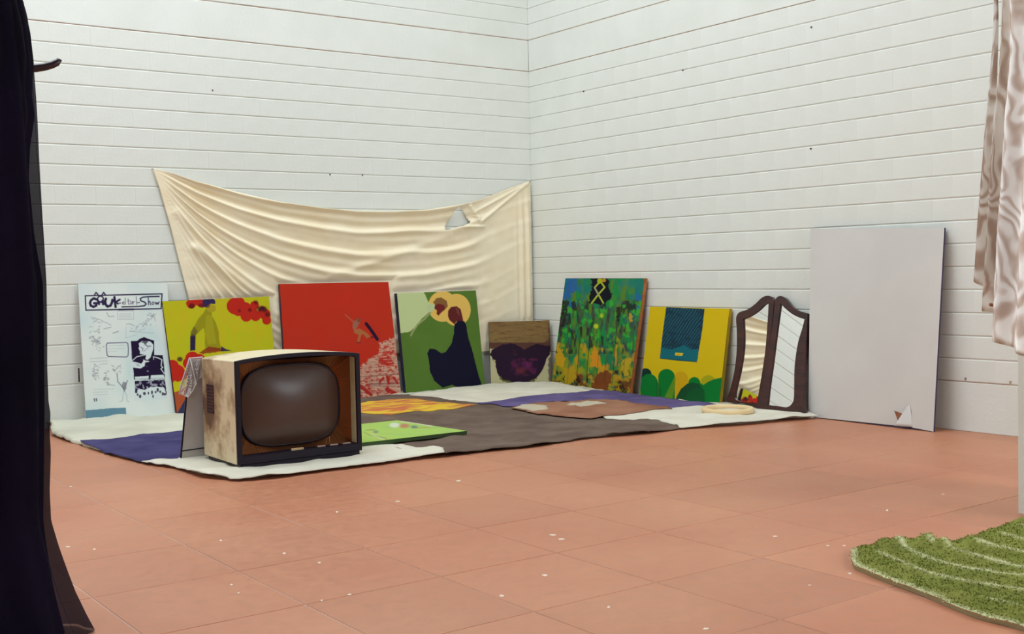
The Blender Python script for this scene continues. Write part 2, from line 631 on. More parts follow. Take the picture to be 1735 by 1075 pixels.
def rumple(X, Y):
    q = cloth_pt(150, 705)
    return 0.035 * np.exp(-((Y + 0.10) / 0.07) ** 2) * sm((-3.15 - X) / 0.3) * (0.55 + 0.6 * vnoise(X, Y, 0.06, 4)) + 0.03 * np.exp(-((X + 0.02) ** 2 + (Y + 2.86) ** 2) / 0.0025)


P = [cloth_pt(a, b_)[:2] for a, b_ in base_pts] + [np.array(q) for q in [(-.03, -2.84), (-.012, -2.0), (-.012, -.012), (-1.9, -.012), (-3.72, -.012), (-3.85, -.12)]]
flat_cloth('floor_sheet', 'large greyish white sheet under everything, bare and rumpled in front of the poster board', [], MAT['sheet_old'], 0.0, world=P, cell=0.03, seed=2, bump=rumple)
flat_cloth('violet_cloth', 'dark violet blue cloth on the floor left of the television', [(136, 748.5), (190, 743.5), (250, 735.5), (312, 729.5), (420, 719), (440, 745), (330, 776), (303, 780), (250, 783.5), (190, 768)], MAT['violet'], 0.0085, seed=3, crease=0.012)
flat_cloth('white_sheet', 'white cotton sheet under the television, its corner reaching right of it', [(240, 781.5), (262, 778), (300, 777.5), (345, 756), (420, 748), (560, 752), (615, 757), (660, 751), (682, 753), (705, 758), (735, 755.5), (749, 758), (753, 766), (700, 774), (640, 783), (560, 793), (470, 802.5), (405, 811), (340, 800.5), (297, 790)], MAT['sheet'], 0.0100, seed=4, crease=0.008)
flat_cloth('brown_blanket', 'wide grey brown blanket spread over the middle of the floor', [(500, 688), (612, 674), (660, 669), (715, 667.5), (775, 677), (830, 684.5), (870, 690), (930, 702), (985, 709), (1026, 709), (1116, 714), (1138, 718), (1155, 724.5), (1100, 730.5), (1000, 739.5), (900, 751), (820, 760), (752, 767), (749, 759), (700, 764), (560, 762), (480, 742)], MAT['brown'], 0.0085, seed=5, crease=0.010)
flat_cloth('printed_cloth', 'orange and yellow printed cloth lying between the red painting and the brown blanket', [(560, 688), (612, 683), (655, 677), (700, 675.5), (760, 682), (806, 686), (775, 692), (692, 698), (656, 703), (628, 697), (560, 695)], MAT['batik'], 0.0135, seed=6, crease=0.006)
flat_cloth('white_sheet', 'pale sheet in the far corner below the small brown painting', [(693, 667), (760, 658), (830, 650.5), (880, 647), (935, 646.5), (1003, 659.5), (950, 667.5), (880, 675), (822, 682.5), (770, 677)], MAT['sheet'], 0.0125, seed=7)
flat_cloth('violet_cloth', 'violet cloth along the foot of the green abstract painting', [(808, 682.5), (870, 675), (937, 667), (1002, 660.5), (1040, 662), (1085, 669), (1166, 680), (1215, 685.5), (1127, 690), (1027, 681), (937, 679), (873, 688), (850, 688)], MAT['violet2'], 0.0165, seed=8)
rc = flat_cloth('rust_cloth', 'rust brown patchwork cloth with two beige squares', [(866, 691), (894, 684.5), (955, 679.5), (1030, 677), (1090, 684), (1139, 692), (1080, 698), (1023, 704), (1002, 708), (937, 703.5)], MAT['rust'], 0.0205, seed=9)
flat_cloth('patch', None, [(870, 690.5), (891, 685), (926, 687), (929, 693), (903, 696)], MAT['beige'], 0.0245, parent=rc, seed=10)
flat_cloth('patch', None, [(960, 684), (995, 679), (1028, 683), (984, 689)], MAT['beige'], 0.0245, parent=rc, seed=11)
flat_cloth('white_sheet', 'white cotton sheet at the foot of the pair of mirrors', [(1020, 704), (1080, 698), (1118, 692.5), (1140, 687), (1180, 683), (1230, 681), (1290, 690), (1372, 698), (1387, 703), (1320, 708.5), (1250, 714.5), (1152, 724), (1140, 718), (1116, 713.5), (1026, 709)], MAT['sheet'], 0.0135, seed=12, crease=0.006)

# ------------------------------------------------------------------ paintings


class Art:
    def __init__(s, X, Y, base):
        s.X, s.Y = X, Y
        s.c = np.empty(X.shape + (3,))
        s.c[:] = srgb(base)

    def mix(s, m, col, a=1.0):
        m = (m.astype(float) * a)[..., None]
        s.c = s.c * (1 - m) + srgb(col) * m

    def poly(s, pts, col, a=1.0, jag=0.0, sc=3, seed=1):
        X, Y = s.X, s.Y
        if jag:
            X = X + (vnoise(s.X, s.Y, sc, seed) - .5) * jag
            Y = Y + (vnoise(s.X, s.Y, sc, seed + 1) - .5) * jag
        s.mix(inside(X, Y, pts), col, a)

    def ell(s, cx, cy, rx, ry, col, a=1.0, soft=0.0):
        d = np.hypot((s.X - cx) / rx, (s.Y - cy) / ry)
        m = (d < 1).astype(float) if not soft else np.clip((1 - d) / soft, 0, 1)
        s.mix(m, col, a)

    def line(s, pts, wd, col, a=1.0, soft=0.6):
        d = segdist(s.X, s.Y, pts)
        s.mix(np.clip((wd / 2 + soft / 2 - d) / soft, 0, 1), col, a)

    def blotch(s, col, sx, sy, seed, th, soft=0.1, a=1.0, region=None):
        n = vnoise(s.X / sx, s.Y / sy, 1.0, seed) * .65 + vnoise(s.X / sx * 2.1, s.Y / sy * 2.1, 1.0, seed + 5) * .35
        m = np.clip((n - th) / soft, 0, 1)
        if region is not None: m = m * region
        s.mix(m, col, a)


def paint_mat(name, rough=0.68, spec=0.12, bump=0.15):
    m = new_mat(name, rough, spec=spec)
    at = N(m, 'ShaderNodeAttribute')
    at.attribute_name = 'paint'
    L(m, at.outputs['Color'], m.node_tree.nodes['Principled BSDF'].inputs['Base Color'])
    tc = N(m, 'ShaderNodeTexCoord')
    nz = N(m, 'ShaderNodeTexNoise'); nz.inputs['Scale'].default_value = 180
    L(m, tc.outputs['Object'], nz.inputs['Vector'])
    bp = N(m, 'ShaderNodeBump'); bp.inputs['Strength'].default_value = bump; bp.inputs['Distance'].default_value = 0.002
    L(m, nz.outputs['Fac'], bp.inputs['Height']); L(m, bp.outputs[0], m.node_tree.nodes['Principled BSDF'].inputs['Normal'])
    return m


MAT['paint'] = paint_mat('oil_paint_on_canvas')


def painted_grid(name, P, nx, ny, art, base, parent, relief=None, mat='paint'):
    """P(u, v) -> world points; the print is evaluated 2x finer and averaged to the vertices"""
    SSS = 2
    u = (np.arange(nx * SSS) + .5) / (nx * SSS)
    v = (np.arange(ny * SSS) + .5) / (ny * SSS)
    U, V = np.meshgrid(u, v)
    W = P(U, V)
    X, Y = project(W)
    A = Art(X, Y, base)
    art(A)
    c = A.c.reshape(ny, SSS, nx, SSS, 3).mean(axis=(1, 3))
    u = np.arange(nx) / (nx - 1.0); v = np.arange(ny) / (ny - 1.0)
    U, V = np.meshgrid(u, v)
    W = P(U, V).reshape(-1, 3)
    if relief is not None:
        W = W + relief(U, V).reshape(-1, 1) * relief.n
    idx = np.arange(nx * ny).reshape(ny, nx)
    F = np.stack([idx[:-1, :-1], idx[1:, :-1], idx[1:, 1:], idx[:-1, 1:]], -1).reshape(-1, 4)
    me = bpy.data.meshes.new(name)
    me.vertices.add(len(W)); me.vertices.foreach_set('co', W.astype(np.float32).ravel())
    me.loops.add(F.size); me.loops.foreach_set('vertex_index', F.astype(np.int32).ravel())
    me.polygons.add(len(F))
    me.polygons.foreach_set('loop_start', (np.arange(len(F)) * 4).astype(np.int32))
    me.update(calc_edges=True)
    ca = me.color_attributes.new('paint', 'FLOAT_COLOR', 'POINT')
    c4 = np.ones((len(W), 4), np.float32); c4[:, :3] = np.clip(c, 0, 1).reshape(-1, 3)
    ca.data.foreach_set('color', c4.ravel())
    me.materials.append(MAT[mat])
    return link(bpy.data.objects.new(name, me), parent)


def quadfn(tl, tr, br, bl):
    def P(U, V):
        U = U[..., None]; V = V[..., None]
        return tl * (1 - U) * (1 - V) + tr * U * (1 - V) + br * U * V + bl * (1 - U) * V
    return P


def board(name, label, cat, q, thick, art, base, nx, ny, side, frame_name='stretcher', group='paintings leaning along the walls', back=None):
    """q: tl, tr, br, bl world corners of the front face"""
    tl, tr, br, bl = [np.array(a, float) for a in q]
    n = np.cross(tr - tl, bl - tl); n /= np.linalg.norm(n)
    if np.dot(n, CAM - tl) < 0: n = -n
    root = empty(name, tuple((bl + br) / 2), label, cat, group)
    f = [tl, tr, br, bl]
    e = 0.0012
    front = [p - n * e for p in f]
    rear = [p - n * thick for p in f]
    m = mesh(frame_name, front + rear, [(4, 7, 6, 5), (0, 4, 5, 1), (1, 5, 6, 2), (2, 6, 7, 3), (3, 7, 4, 0)], side, root)
    painted_grid('canvas', quadfn(tl, tr, br, bl), nx, ny, art, base, root)
    return root, n


def wall_quad(px, axis, dtop, dbl, dbr):
    return [at_axis(*px[0], axis, -dtop), at_axis(*px[1], axis, -dtop), at_axis(*px[2], axis, -dbr), at_axis(*px[3], axis, -dbl)]


def cvt(pts, x0, y0, s): return [(x0 + a / s, y0 + b_ / s) for a, b_ in pts]


# --- the show poster
def art_poster(A):
    ink = (48, 34, 72)
    g = (120, 116, 128)
    c = lambda p: cvt(p, 130, 475, 9.775)
    A.blotch((208, 222, 220), 60, 60, 3, .4, .3)
    A.line(c([(145, 262), (1410, 230), (1395, 475), (155, 500), (145, 262)]), 2.3, ink)
    A.line(c([(700, 490), (940, 484)]), 3.0, ink)
    A.line(c([(330, 322), (285, 305), (240, 335), (222, 380), (235, 425), (280, 445), (325, 425), (332, 385), (290, 385)]), 4.2, ink)
    A.line(c([(298, 245), (322, 208), (352, 238)]), 2.4, ink)
    A.line(c([(425, 240), (448, 208), (478, 248)]), 2.4, ink)
    ring = [(395 + 48 * math.cos(t * math.pi / 8), 315 + 48 * math.sin(t * math.pi / 8)) for t in range(17)]
    A.line(c(ring), 2.4, ink)
    A.line(c([(355, 345), (372, 398)]), 4.0, ink)
    A.line(c([(430, 345), (440, 400)]), 4.4, ink)
    A.line(c([(350, 372), (440, 368)]), 2.4, ink)
    A.line(c([(485, 312), (472, 345), (480, 405), (510, 440), (560, 425), (585, 375), (592, 330)]), 4.4, ink)
    A.line(c([(625, 285), (645, 445)]), 4.2, ink)
    A.line(c([(712, 325), (655, 362), (600, 345)]), 3.6, ink)
    A.line(c([(655, 362), (682, 395)]), 3.0, ink)
    A.line(c([(700, 385), (728, 381)]), 1.8, ink)
    for p in ([(755, 388), (788, 378), (778, 360), (757, 372), (762, 400), (790, 402)], [(802, 300), (806, 402)], [(852, 312), (858, 400), (880, 398)], [(838, 350), (880, 346)],
              [(892, 352), (896, 396), (918, 394), (918, 352)], [(932, 355), (934, 400)], [(933, 372), (960, 356)], [(985, 275), (992, 408)]):
        A.line(c(p), 1.3, (92, 82, 116), 0.9)
    A.line(c([(1005, 376), (1040, 371)]), 1.6, ink)
    A.line(c([(1362, 272), (1200, 276), (1095, 285), (1052, 308), (1062, 345), (1125, 368), (1148, 398), (1120, 428), (1010, 440), (750, 446)]), 2.4, ink)
    A.line(c([(1182, 285), (1186, 412)]), 1.8, (80, 70, 100))
    A.line(c([(1186, 372), (1208, 352), (1224, 412)]), 1.8, (80, 70, 100))
    A.line(c([(1262 + 17 * math.cos(t * math.pi / 5), 386 + 22 * math.sin(t * math.pi / 5)) for t in range(11)]), 1.5, (80, 70, 100))
    A.line(c([(1300, 368), (1314, 402), (1330, 375), (1344, 402), (1362, 362)]), 1.9, ink)
    # faint pencil drawing under the title
    r = random.Random(5)
    def scrib(x0, y0, x1, y1, n, col, wd=0.9, al=0.5):
        for _ in range(n):
            x = r.uniform(x0, x1); y = r.uniform(y0, y1)
            pts = [(x, y)]
            for k in range(3):
                x += r.uniform(-3, 3); y += r.uniform(-2, 2); pts.append((x, y))
            A.line(pts, wd, col, al)
    A.line(c([(675, 515), (940, 512), (942, 650), (678, 655), (675, 515)]), 0.9, g, .45)
    for yy in (560, 585, 608, 632): A.line(c([(700, yy), (900, yy - 6)]), 0.8, g, .4)
    A.line(c([(235, 620), (370, 650), (570, 745)]), 1.2, g, .5)
    A.line(c([(820, 730), (880, 725), (960, 760)]), 1.2, g, .6)
    A.line(c([(820, 770), (810, 960), (1000, 900)]), 0.8, g, .35)
    A.line(c([(500, 540), (530, 605), (620, 600)]), 1.4, g, .6)
    A.line(c([(1090, 770), (1180, 680), (1280, 600), (1300, 680)]), 1.3, g, .5)
    A.line(c([(870, 850), (1270, 880)]), 1.0, g, .4)
    A.line(c([(450, 810), (570, 780)]), 1.4, g, .6); A.line(c([(600, 880), (690, 850)]), 1.6, g, .7)
    scrib(153, 558, 170, 582, 26, g, 1.2, .5); scrib(154, 540, 168, 556, 10, g, 1.0, .45); scrib(218, 552, 236, 562, 8, g)
    scrib(248, 532, 263, 548, 9, g, 1.2, .5); scrib(236, 548, 256, 556, 7, g); scrib(164, 578, 176, 596, 10, g, 1.0, .5)
    c3 = lambda p: cvt(p, 135, 575, 7.4125)
    rr = [(350, 50), (470, 46), (590, 42), (606, 60), (612, 130), (608, 205), (590, 224), (470, 222), (360, 218), (345, 200), (338, 120), (336, 70), (350, 50)]
    A.line(c3(rr), 1.5, (84, 72, 108))
    for yy in (85, 125, 160): A.line(c3([(360, yy), (560 if yy < 150 else 470, yy - 8)]), 0.7, g, .4)
    for yy in (245, 285, 318): A.line(c3([(130 if yy < 300 else 250, yy), (350, yy - 12)]), 1.1, g, .4)
    scrib(156, 618, 167, 650, 26, g, 1.1, .45); scrib(176, 630, 185, 650, 16, g, 1.2, .5); scrib(188, 620, 205, 633, 16, g, 1.0, .45)
    for yy in (632, 668, 700): A.line(c3([(170, yy), (430 if yy < 650 else 350, yy - 8)]), 0.8, g, .4)
    A.line(c3([(345, 570), (440, 580)]), 1.3, g, .6)
    A.line(c3([(470, 430), (478, 530), (560, 625), (600, 520)]), 1.8, (112, 108, 122), .8)
    A.poly(c3([(525, 590), (545, 535), (590, 545), (585, 620), (560, 665)]), (120, 116, 128), .8)
    A.line(c3([(560, 650), (545, 700), (540, 770), (500, 785)]), 1.0, g, .5); A.line(c3([(565, 650), (590, 700), (595, 775), (620, 785)]), 1.0, g, .5)
    A.line(c3([(185, 748), (190, 778)]), 1.8, ink); A.line(c3([(210, 745), (215, 775)]), 1.8, ink)
    A.poly(c3([(72, 892), (240, 878), (380, 866), (580, 860), (586, 988), (480, 968), (390, 962), (240, 985), (150, 1000), (80, 1020)]), (102, 140, 158), 1, .8)
    # black and white picture of a man seen from the side, and the crowd
    dk = (34, 20, 52)
    wh = (216, 224, 224)
    p = lambda q: cvt(q, 215, 560, 8.27)
    A.poly(p([(55, 152), (140, 150), (180, 118), (240, 95), (300, 120), (380, 145), (382, 345), (500, 348), (520, 500), (532, 690), (100, 690), (95, 600), (70, 400)]), dk)
    A.poly(p([(165, 185), (195, 165), (215, 150), (270, 150), (330, 160), (366, 200), (368, 260), (345, 330), (330, 380), (290, 415), (258, 405), (268, 345), (180, 332), (185, 300), (162, 250), (175, 230)]), wh)
    A.poly(p([(200, 170), (240, 130), (300, 160), (260, 200), (230, 180)]), dk, .85)
    A.line(p([(250, 195), (290, 225), (330, 222)]), 2.0, (90, 80, 105), .8)
    A.line(p([(195, 240), (225, 255), (215, 285)]), 1.6, (110, 104, 120), .8)
    A.line(p([(230, 300), (300, 240)]), 1.4, (150, 150, 155), .7)
    A.line(p([(75, 425), (140, 370), (250, 346)]), 1.2, wh)
    A.poly(p([(60, 435), (150, 452), (200, 470), (225, 440), (232, 408), (258, 425), (300, 428), (315, 440), (255, 450), (248, 500), (190, 535), (75, 520)]), wh)
    A.blotch((150, 146, 160), 3, 3, 8, .5, .2, .8, inside(A.X, A.Y, p([(80, 455), (180, 470), (190, 500), (90, 510)])))
    A.line(p([(368, 372), (430, 385), (488, 412), (478, 495), (500, 520), (475, 540), (520, 605)]), 1.4, wh)
    A.line(p([(372, 375), (372, 410)]), 1.2, (190, 180, 200))
    A.ell(*p([(290, 572)])[0], 1.6, 1.2, (150, 130, 170)); A.ell(*p([(275, 505)])[0], 1.2, 1, (80, 70, 110))
    A.poly(p([(112, 652), (305, 638), (300, 682), (118, 692)]), wh)
    A.poly(p([(335, 632), (512, 622), (532, 682), (330, 688)]), wh)
    A.line(p([(120, 682), (530, 668)]), 0.9, (130, 130, 140), .7)
    crowd = inside(A.X, A.Y, p([(108, 708), (530, 695), (560, 905), (400, 930), (120, 915)]))
    A.mix(crowd, dk)
    A.blotch((170, 168, 184), 3.2, 4.5, 12, .52, .1, .8, crowd)
    low = inside(A.X, A.Y, p([(110, 880), (170, 820), (250, 835), (330, 795), (420, 790), (520, 800), (570, 960), (110, 990)]))
    A.mix(low, wh)
    for q in [(150, 900), (185, 925), (245, 885), (300, 880), (350, 870), (400, 865), (465, 860), (500, 890), (530, 895), (365, 925), (130, 860), (430, 835)]:
        A.ell(*p([q])[0], r.uniform(1.2, 2.6), r.uniform(2, 3.6), dk, .92)
    A.poly(p([(382, 150), (495, 145), (498, 342), (386, 345)]), wh)


Q = [at_axis(132, 481, 1, -.035), at_axis(283, 479, 1, -.035), at_axis(299, 703, 1, -.115), at_axis(146, 711.5, 1, -.125)]
edge_white = noise_mat('white_board_edge', S(190, 192, 190), S(205, 206, 203), 6, 0.7)
side_yel = noise_mat('dark_painted_canvas_side', S(72, 36, 52), S(52, 28, 48), 6, 0.7)
board('poster_board', 'white poster board with hand-lettered title frame and a black and white portrait', 'poster', Q, 0.012, art_poster, (226, 230, 224), 230, 330, edge_white, 'backing_board')


# --- yellow painting with the seated figure
def art_yellow(A):
    c = lambda p: cvt(p, 270, 495, 8.262)
    A.blotch((196, 182, 24), 22, 18, 2, .45, .3, .6)
    A.blotch((204, 172, 30), 9, 30, 7, .55, .2, .4)
    red = (188, 38, 24)
    # figure
    body = (150, 140, 22)
    A.poly(c([(655, 240), (740, 270), (735, 330), (790, 430), (830, 560), (850, 740), (870, 820), (670, 830), (640, 760), (640, 600), (620, 500), (560, 560), (500, 620), (500, 820), (435, 820), (432, 620), (480, 500), (550, 380), (620, 290)]), body, 1, 1, 4)
    A.poly(c([(655, 330), (740, 330), (770, 560), (800, 720), (680, 740), (640, 560)]), (170, 160, 30), .7)
    A.poly(c([(435, 620), (470, 590), (510, 610), (505, 820), (432, 825)]), (44, 34, 66))
    A.poly(c([(440, 560), (490, 480), (540, 560), (500, 620), (436, 625)]), (98, 84, 40), .7)
    A.poly(c([(720, 180), (780, 190), (795, 240), (780, 275), (720, 290), (660, 260), (670, 190)]), (172, 152, 34))
    A.poly(c([(650, 180), (720, 165), (700, 220), (650, 230)]), (120, 40, 40), .8)
    A.poly(c([(605, 115), (640, 100), (760, 98), (785, 130), (785, 170), (710, 170), (660, 215), (600, 215)]), (50, 38, 82))
    A.poly(c([(375, 150), (400, 115), (470, 100), (600, 98), (610, 215), (560, 210), (520, 190), (480, 230), (420, 235), (385, 205)]), red, 1, 1)
    A.ell(*c([(455, 200)])[0], 5, 4.6, (110, 20, 22)); A.ell(*c([(595, 195)])[0], 6, 3.6, (90, 24, 30), .8)
    A.poly(c([(650, 790), (700, 770), (790, 775), (860, 790), (880, 830), (600, 870), (560, 850)]), (140, 40, 24), .9, 2)
    A.poly(c([(865, 760), (930, 800), (1020, 825), (860, 835)]), (58, 50, 70))
    # red flowers
    for x, y, r_ in ((1060, 200, 118), (1130, 150, 65), (1110, 250, 92), (1200, 230, 85), (1215, 340, 80), (1330, 190, 62), (1345, 340, 72), (1290, 300, 85), (1480, 320, 78), (1500, 400, 62), (1440, 260, 60)):
        A.ell(*c([(x, y)])[0], r_ / 8.262, r_ / 8.262, red)
    for x, y, r_ in ((1120, 265, 30), (1265, 255, 38), (1400, 240, 62), (1470, 250, 60), (1510, 320, 50), (1350, 150, 45)):
        A.ell(*c([(x, y)])[0], r_ / 8.262, r_ / 8.262, (72, 18, 24), .85, .7)
    A.ell(*c([(1440, 230)])[0], 5, 5, (28, 26, 30), .8, .5)
    # flowers and dark ground at the bottom
    for x, y, r_ in ((292, 622, 12), (300, 632, 14), (320, 616, 10), (326, 608, 12), (338, 610, 10), (288, 640, 10), (310, 640, 12)):
        A.ell(x, y, r_, r_, red)
    A.ell(305, 609, 6, 5, (80, 20, 30), .9, .4)
    A.poly([(284, 655), (320, 640), (330, 720), (290, 720)], (198, 184, 24))
    A.poly([(286, 668), (305, 662), (322, 650), (330, 660), (320, 680), (300, 703), (290, 703)], (172, 80, 44))
    A.poly([(298, 705), (312, 680), (330, 655), (480, 655), (480, 720), (290, 720)], (48, 52, 88))
    A.poly([(380, 600), (480, 596), (480, 640), (400, 640)], (198, 184, 24))


Q = [at_axis(275, 511, 1, -.060), at_axis(455.5, 502.5, 1, -.060), at_axis(474, 691, 1, -.145), at_axis(300, 703.5, 1, -.145)]
board('painting', 'acid yellow painting of a seated figure with red flowers, behind the television', 'painting', Q, 0.035, art_yellow, (188, 184, 26), 230, 240, side_yel)


# --- red painting
def art_red(A):
    A.blotch((196, 44, 24), 30, 30, 4, .45, .4, .5)
    pink = (196, 146, 124)
    c = lambda p: cvt(p, 560, 520, 6.715)
    reg = inside(A.X, A.Y, c([(860, 330), (740, 360), (690, 370), (600, 395), (555, 405), (560, 470), (545, 540), (490, 560), (420, 620), (340, 670), (290, 700), (250, 1100), (860, 1100)]) )
    A.poly(c([(860, 330), (740, 360), (690, 370), (600, 395), (555, 405), (560, 470), (545, 540), (490, 560), (420, 620), (340, 670), (290, 700), (250, 1100), (860, 1100)]), pink, 1, 5, 3)
    A.poly(c([(545, 560), (620, 470), (660, 450), (690, 560), (720, 640), (680, 700), (600, 690), (550, 640)]), (190, 44, 30), 1, 9, 2.4, 5)
    A.blotch((186, 48, 36), 4.5, 3.2, 21, .56, .06, .95, reg)
    A.blotch((214, 176, 150), 7, 1.6, 33, .55, .1, .7, reg)
    for x0, y0, x1, y1, w_ in ((320, 800, 790, 765, 2.0), (320, 850, 790, 830, 1.0), (440, 880, 790, 870, 3.2), (330, 900, 790, 905, 1.0), (330, 985, 790, 960, .8), (400, 640, 780, 620, .8), (500, 600, 780, 580, .8), (320, 745, 780, 725, .8), (330, 700, 560, 690, .7)):
        A.line(c([(x0, y0), (x1, y1)]), w_, (130, 76, 76), .7)
    for x in (345, 400, 460, 520, 600, 690, 760): A.line(c([(x, 640 if x > 420 else 700), (x + 8, 1010)]), .6, (140, 84, 80), .45)
    for x0, y0, x1, y1, w_ in ((345, 905, 460, 1000, 6), (640, 940, 730, 985, 7), (560, 850, 600, 810, 4), (640, 790, 660, 870, 4), (720, 810, 760, 870, 4)):
        A.line(c([(x0, y0), (x1, y1)]), w_, (172, 34, 28), .95)
    # falling figure with a board
    s = (172, 104, 62)
    A.line(c([(170, 95), (250, 165), (290, 190)]), 2.4, (178, 92, 64), .9)
    A.poly(c([(255, 185), (310, 130), (335, 170), (310, 230), (270, 270), (250, 240)]), (158, 100, 78))
    A.ell(*c([(320, 155)])[0], 3.4, 3.6, (130, 76, 64))
    A.poly(c([(262, 262), (330, 250), (400, 290), (455, 340), (410, 360), (370, 310), (345, 330), (330, 400), (300, 400), (320, 320), (270, 300)]), s)
    A.line(c([(300, 408), (335, 408)]), 1.8, (84, 40, 60))
    A.line(c([(405, 195), (440, 240), (480, 295), (530, 370)]), 5.6, (40, 16, 44))
    A.line(c([(465, 345), (480, 350)]), 2.4, (60, 24, 50))


Q = [at_axis(474, 481.4, 1, -.060), at_axis(658, 478, 1, -.060), at_axis(679.8, 670, 1, -.145), at_axis(487, 683, 1, -.15)]
side_red = noise_mat('raw_canvas_side', S(110, 58, 60), S(70, 48, 70), 6, 0.8)
board('painting', 'bright red painting with a tumbling skateboarder over pink streaks', 'painting', Q, 0.03, art_red, (190, 48, 28), 240, 250, side_red)


# --- green painting with two haloed figures
def art_green(A):
    c = lambda p: cvt(p, 650, 450, 4.3)
    A.blotch((92, 122, 48), 25, 25, 4, .45, .4, .6)
    A.ell(*c([(430, 300)])[0], 24.5, 26, (226, 184, 92)); A.ell(*c([(530, 325)])[0], 24, 27, (226, 184, 92))
    A.poly(c([(90, 190), (290, 190), (310, 230), (330, 275), (360, 285), (350, 330), (310, 360), (270, 400), (235, 450), (190, 485), (120, 495)]), (194, 204, 146), 1, 1)
    A.poly(c([(320, 285), (370, 280), (375, 320), (340, 345), (315, 330)]), (188, 198, 148))
    A.line(c([(340, 345), (300, 390), (250, 430), (215, 480), (200, 510)]), 3, (150, 158, 104))
    A.poly(c([(360, 270), (385, 240), (420, 235), (460, 260), (468, 300), (440, 330), (400, 330), (370, 320), (375, 290)]), (134, 92, 50))
    A.poly(c([(375, 290), (400, 280), (440, 290), (450, 320), (420, 345), (400, 368), (385, 355), (388, 330), (370, 310)]), (112, 36, 34))
    A.poly(c([(470, 330), (490, 305), (530, 298), (560, 320), (575, 380), (580, 410), (530, 410), (515, 430), (480, 400), (468, 370)]), (98, 34, 36))
    A.poly(c([(520, 300), (545, 320), (555, 370), (535, 350)]), (120, 70, 56), .8)
    A.poly(c([(515, 430), (540, 405), (585, 405), (600, 430), (615, 520), (650, 640), (680, 760), (714, 878), (640, 885), (540, 895), (500, 870), (430, 890), (370, 840), (340, 780), (330, 700), (318, 640), (335, 605), (370, 608), (420, 640), (450, 632), (490, 580), (512, 500)]), (18, 16, 40), 1, 1, 5)


side_dark = noise_mat('dark_stretcher_side', S(66, 56, 88), S(48, 38, 62), 6, 0.7)
Q = [at_axis(672.6, 497.2, 1, -.062), at_axis(806.3, 492.4, 1, -.062), at_axis(821.6, 652.5, 1, -.13), at_axis(688, 666.5, 1, -.14)]
board('painting', 'moss green painting of a dark robed figure under two yellow halos', 'painting', Q, 0.04, art_green, (86, 116, 44), 190, 210, side_dark)


# --- small brown painting with lips
def art_brown(A):
    c = lambda p: cvt(p, 820, 535, 8.27)
    A.blotch((130, 104, 60), 20, 2.2, 4, .45, .2, .7)
    A.blotch((96, 62, 38), 12, 1.6, 9, .6, .1, .6)
    A.poly(c([(930, 60), (960, 500), (830, 380), (900, 330), (905, 150)]), (82, 44, 38), .7, 3)
    A.poly(c([(40, 460), (960, 500), (960, 980), (40, 980)]), (176, 166, 126), 1, 2)
    A.poly(c([(40, 380), (960, 380), (960, 500), (900, 520), (60, 460)]), (84, 52, 42))
    A.poly(c([(900, 600), (960, 560), (960, 980), (900, 940)]), (70, 50, 60), .8, 3)
    A.poly(c([(150, 640), (230, 900), (380, 945), (600, 940), (700, 930), (860, 640)]), (92, 92, 50), 1, 3)
    A.poly(c([(90, 540), (150, 460), (250, 410), (400, 395), (520, 440), (560, 480), (640, 430), (760, 400), (930, 430), (940, 470), (900, 560), (850, 630), (600, 650), (300, 640), (110, 610)]), (36, 17, 36), 1, 4, 6)
    A.poly(c([(160, 620), (500, 600), (860, 620), (820, 740), (740, 860), (640, 925), (420, 935), (280, 900), (190, 800), (160, 700)]), (38, 16, 38), 1, 4, 6)
    A.blotch((92, 30, 66), 6, 5, 3, .45, .3, .7, inside(A.X, A.Y, c([(400, 600), (760, 600), (720, 820), (480, 860), (350, 760)])))
    A.ell(*c([(520, 770)])[0], 11, 8, (110, 42, 48), .7, .9)
    A.ell(*c([(600, 690)])[0], 12, 8, (104, 34, 86), .6, .9)
    A.blotch((82, 44, 52), 8, 6, 17, .55, .2, .6, inside(A.X, A.Y, c([(300, 420), (540, 420), (560, 560), (300, 560)])))
    A.line(c([(120, 620), (400, 615), (640, 640), (840, 640)]), 1.4, (30, 18, 44), .8)


Q = [at_axis(828, 546, 1, -.04), at_axis(931, 543, 0, -.035), at_axis(935, 648.5, 0, -.09), at_axis(832, 650.5, 1, -.15)]
side_brown = noise_mat('dark_brown_side', S(72, 52, 56), S(56, 40, 50), 6, 0.7)
board('painting', 'small brown painting of dark purple lips in the corner of the walls', 'painting', Q, 0.02, art_brown, (122, 94, 56), 150, 150, side_brown)


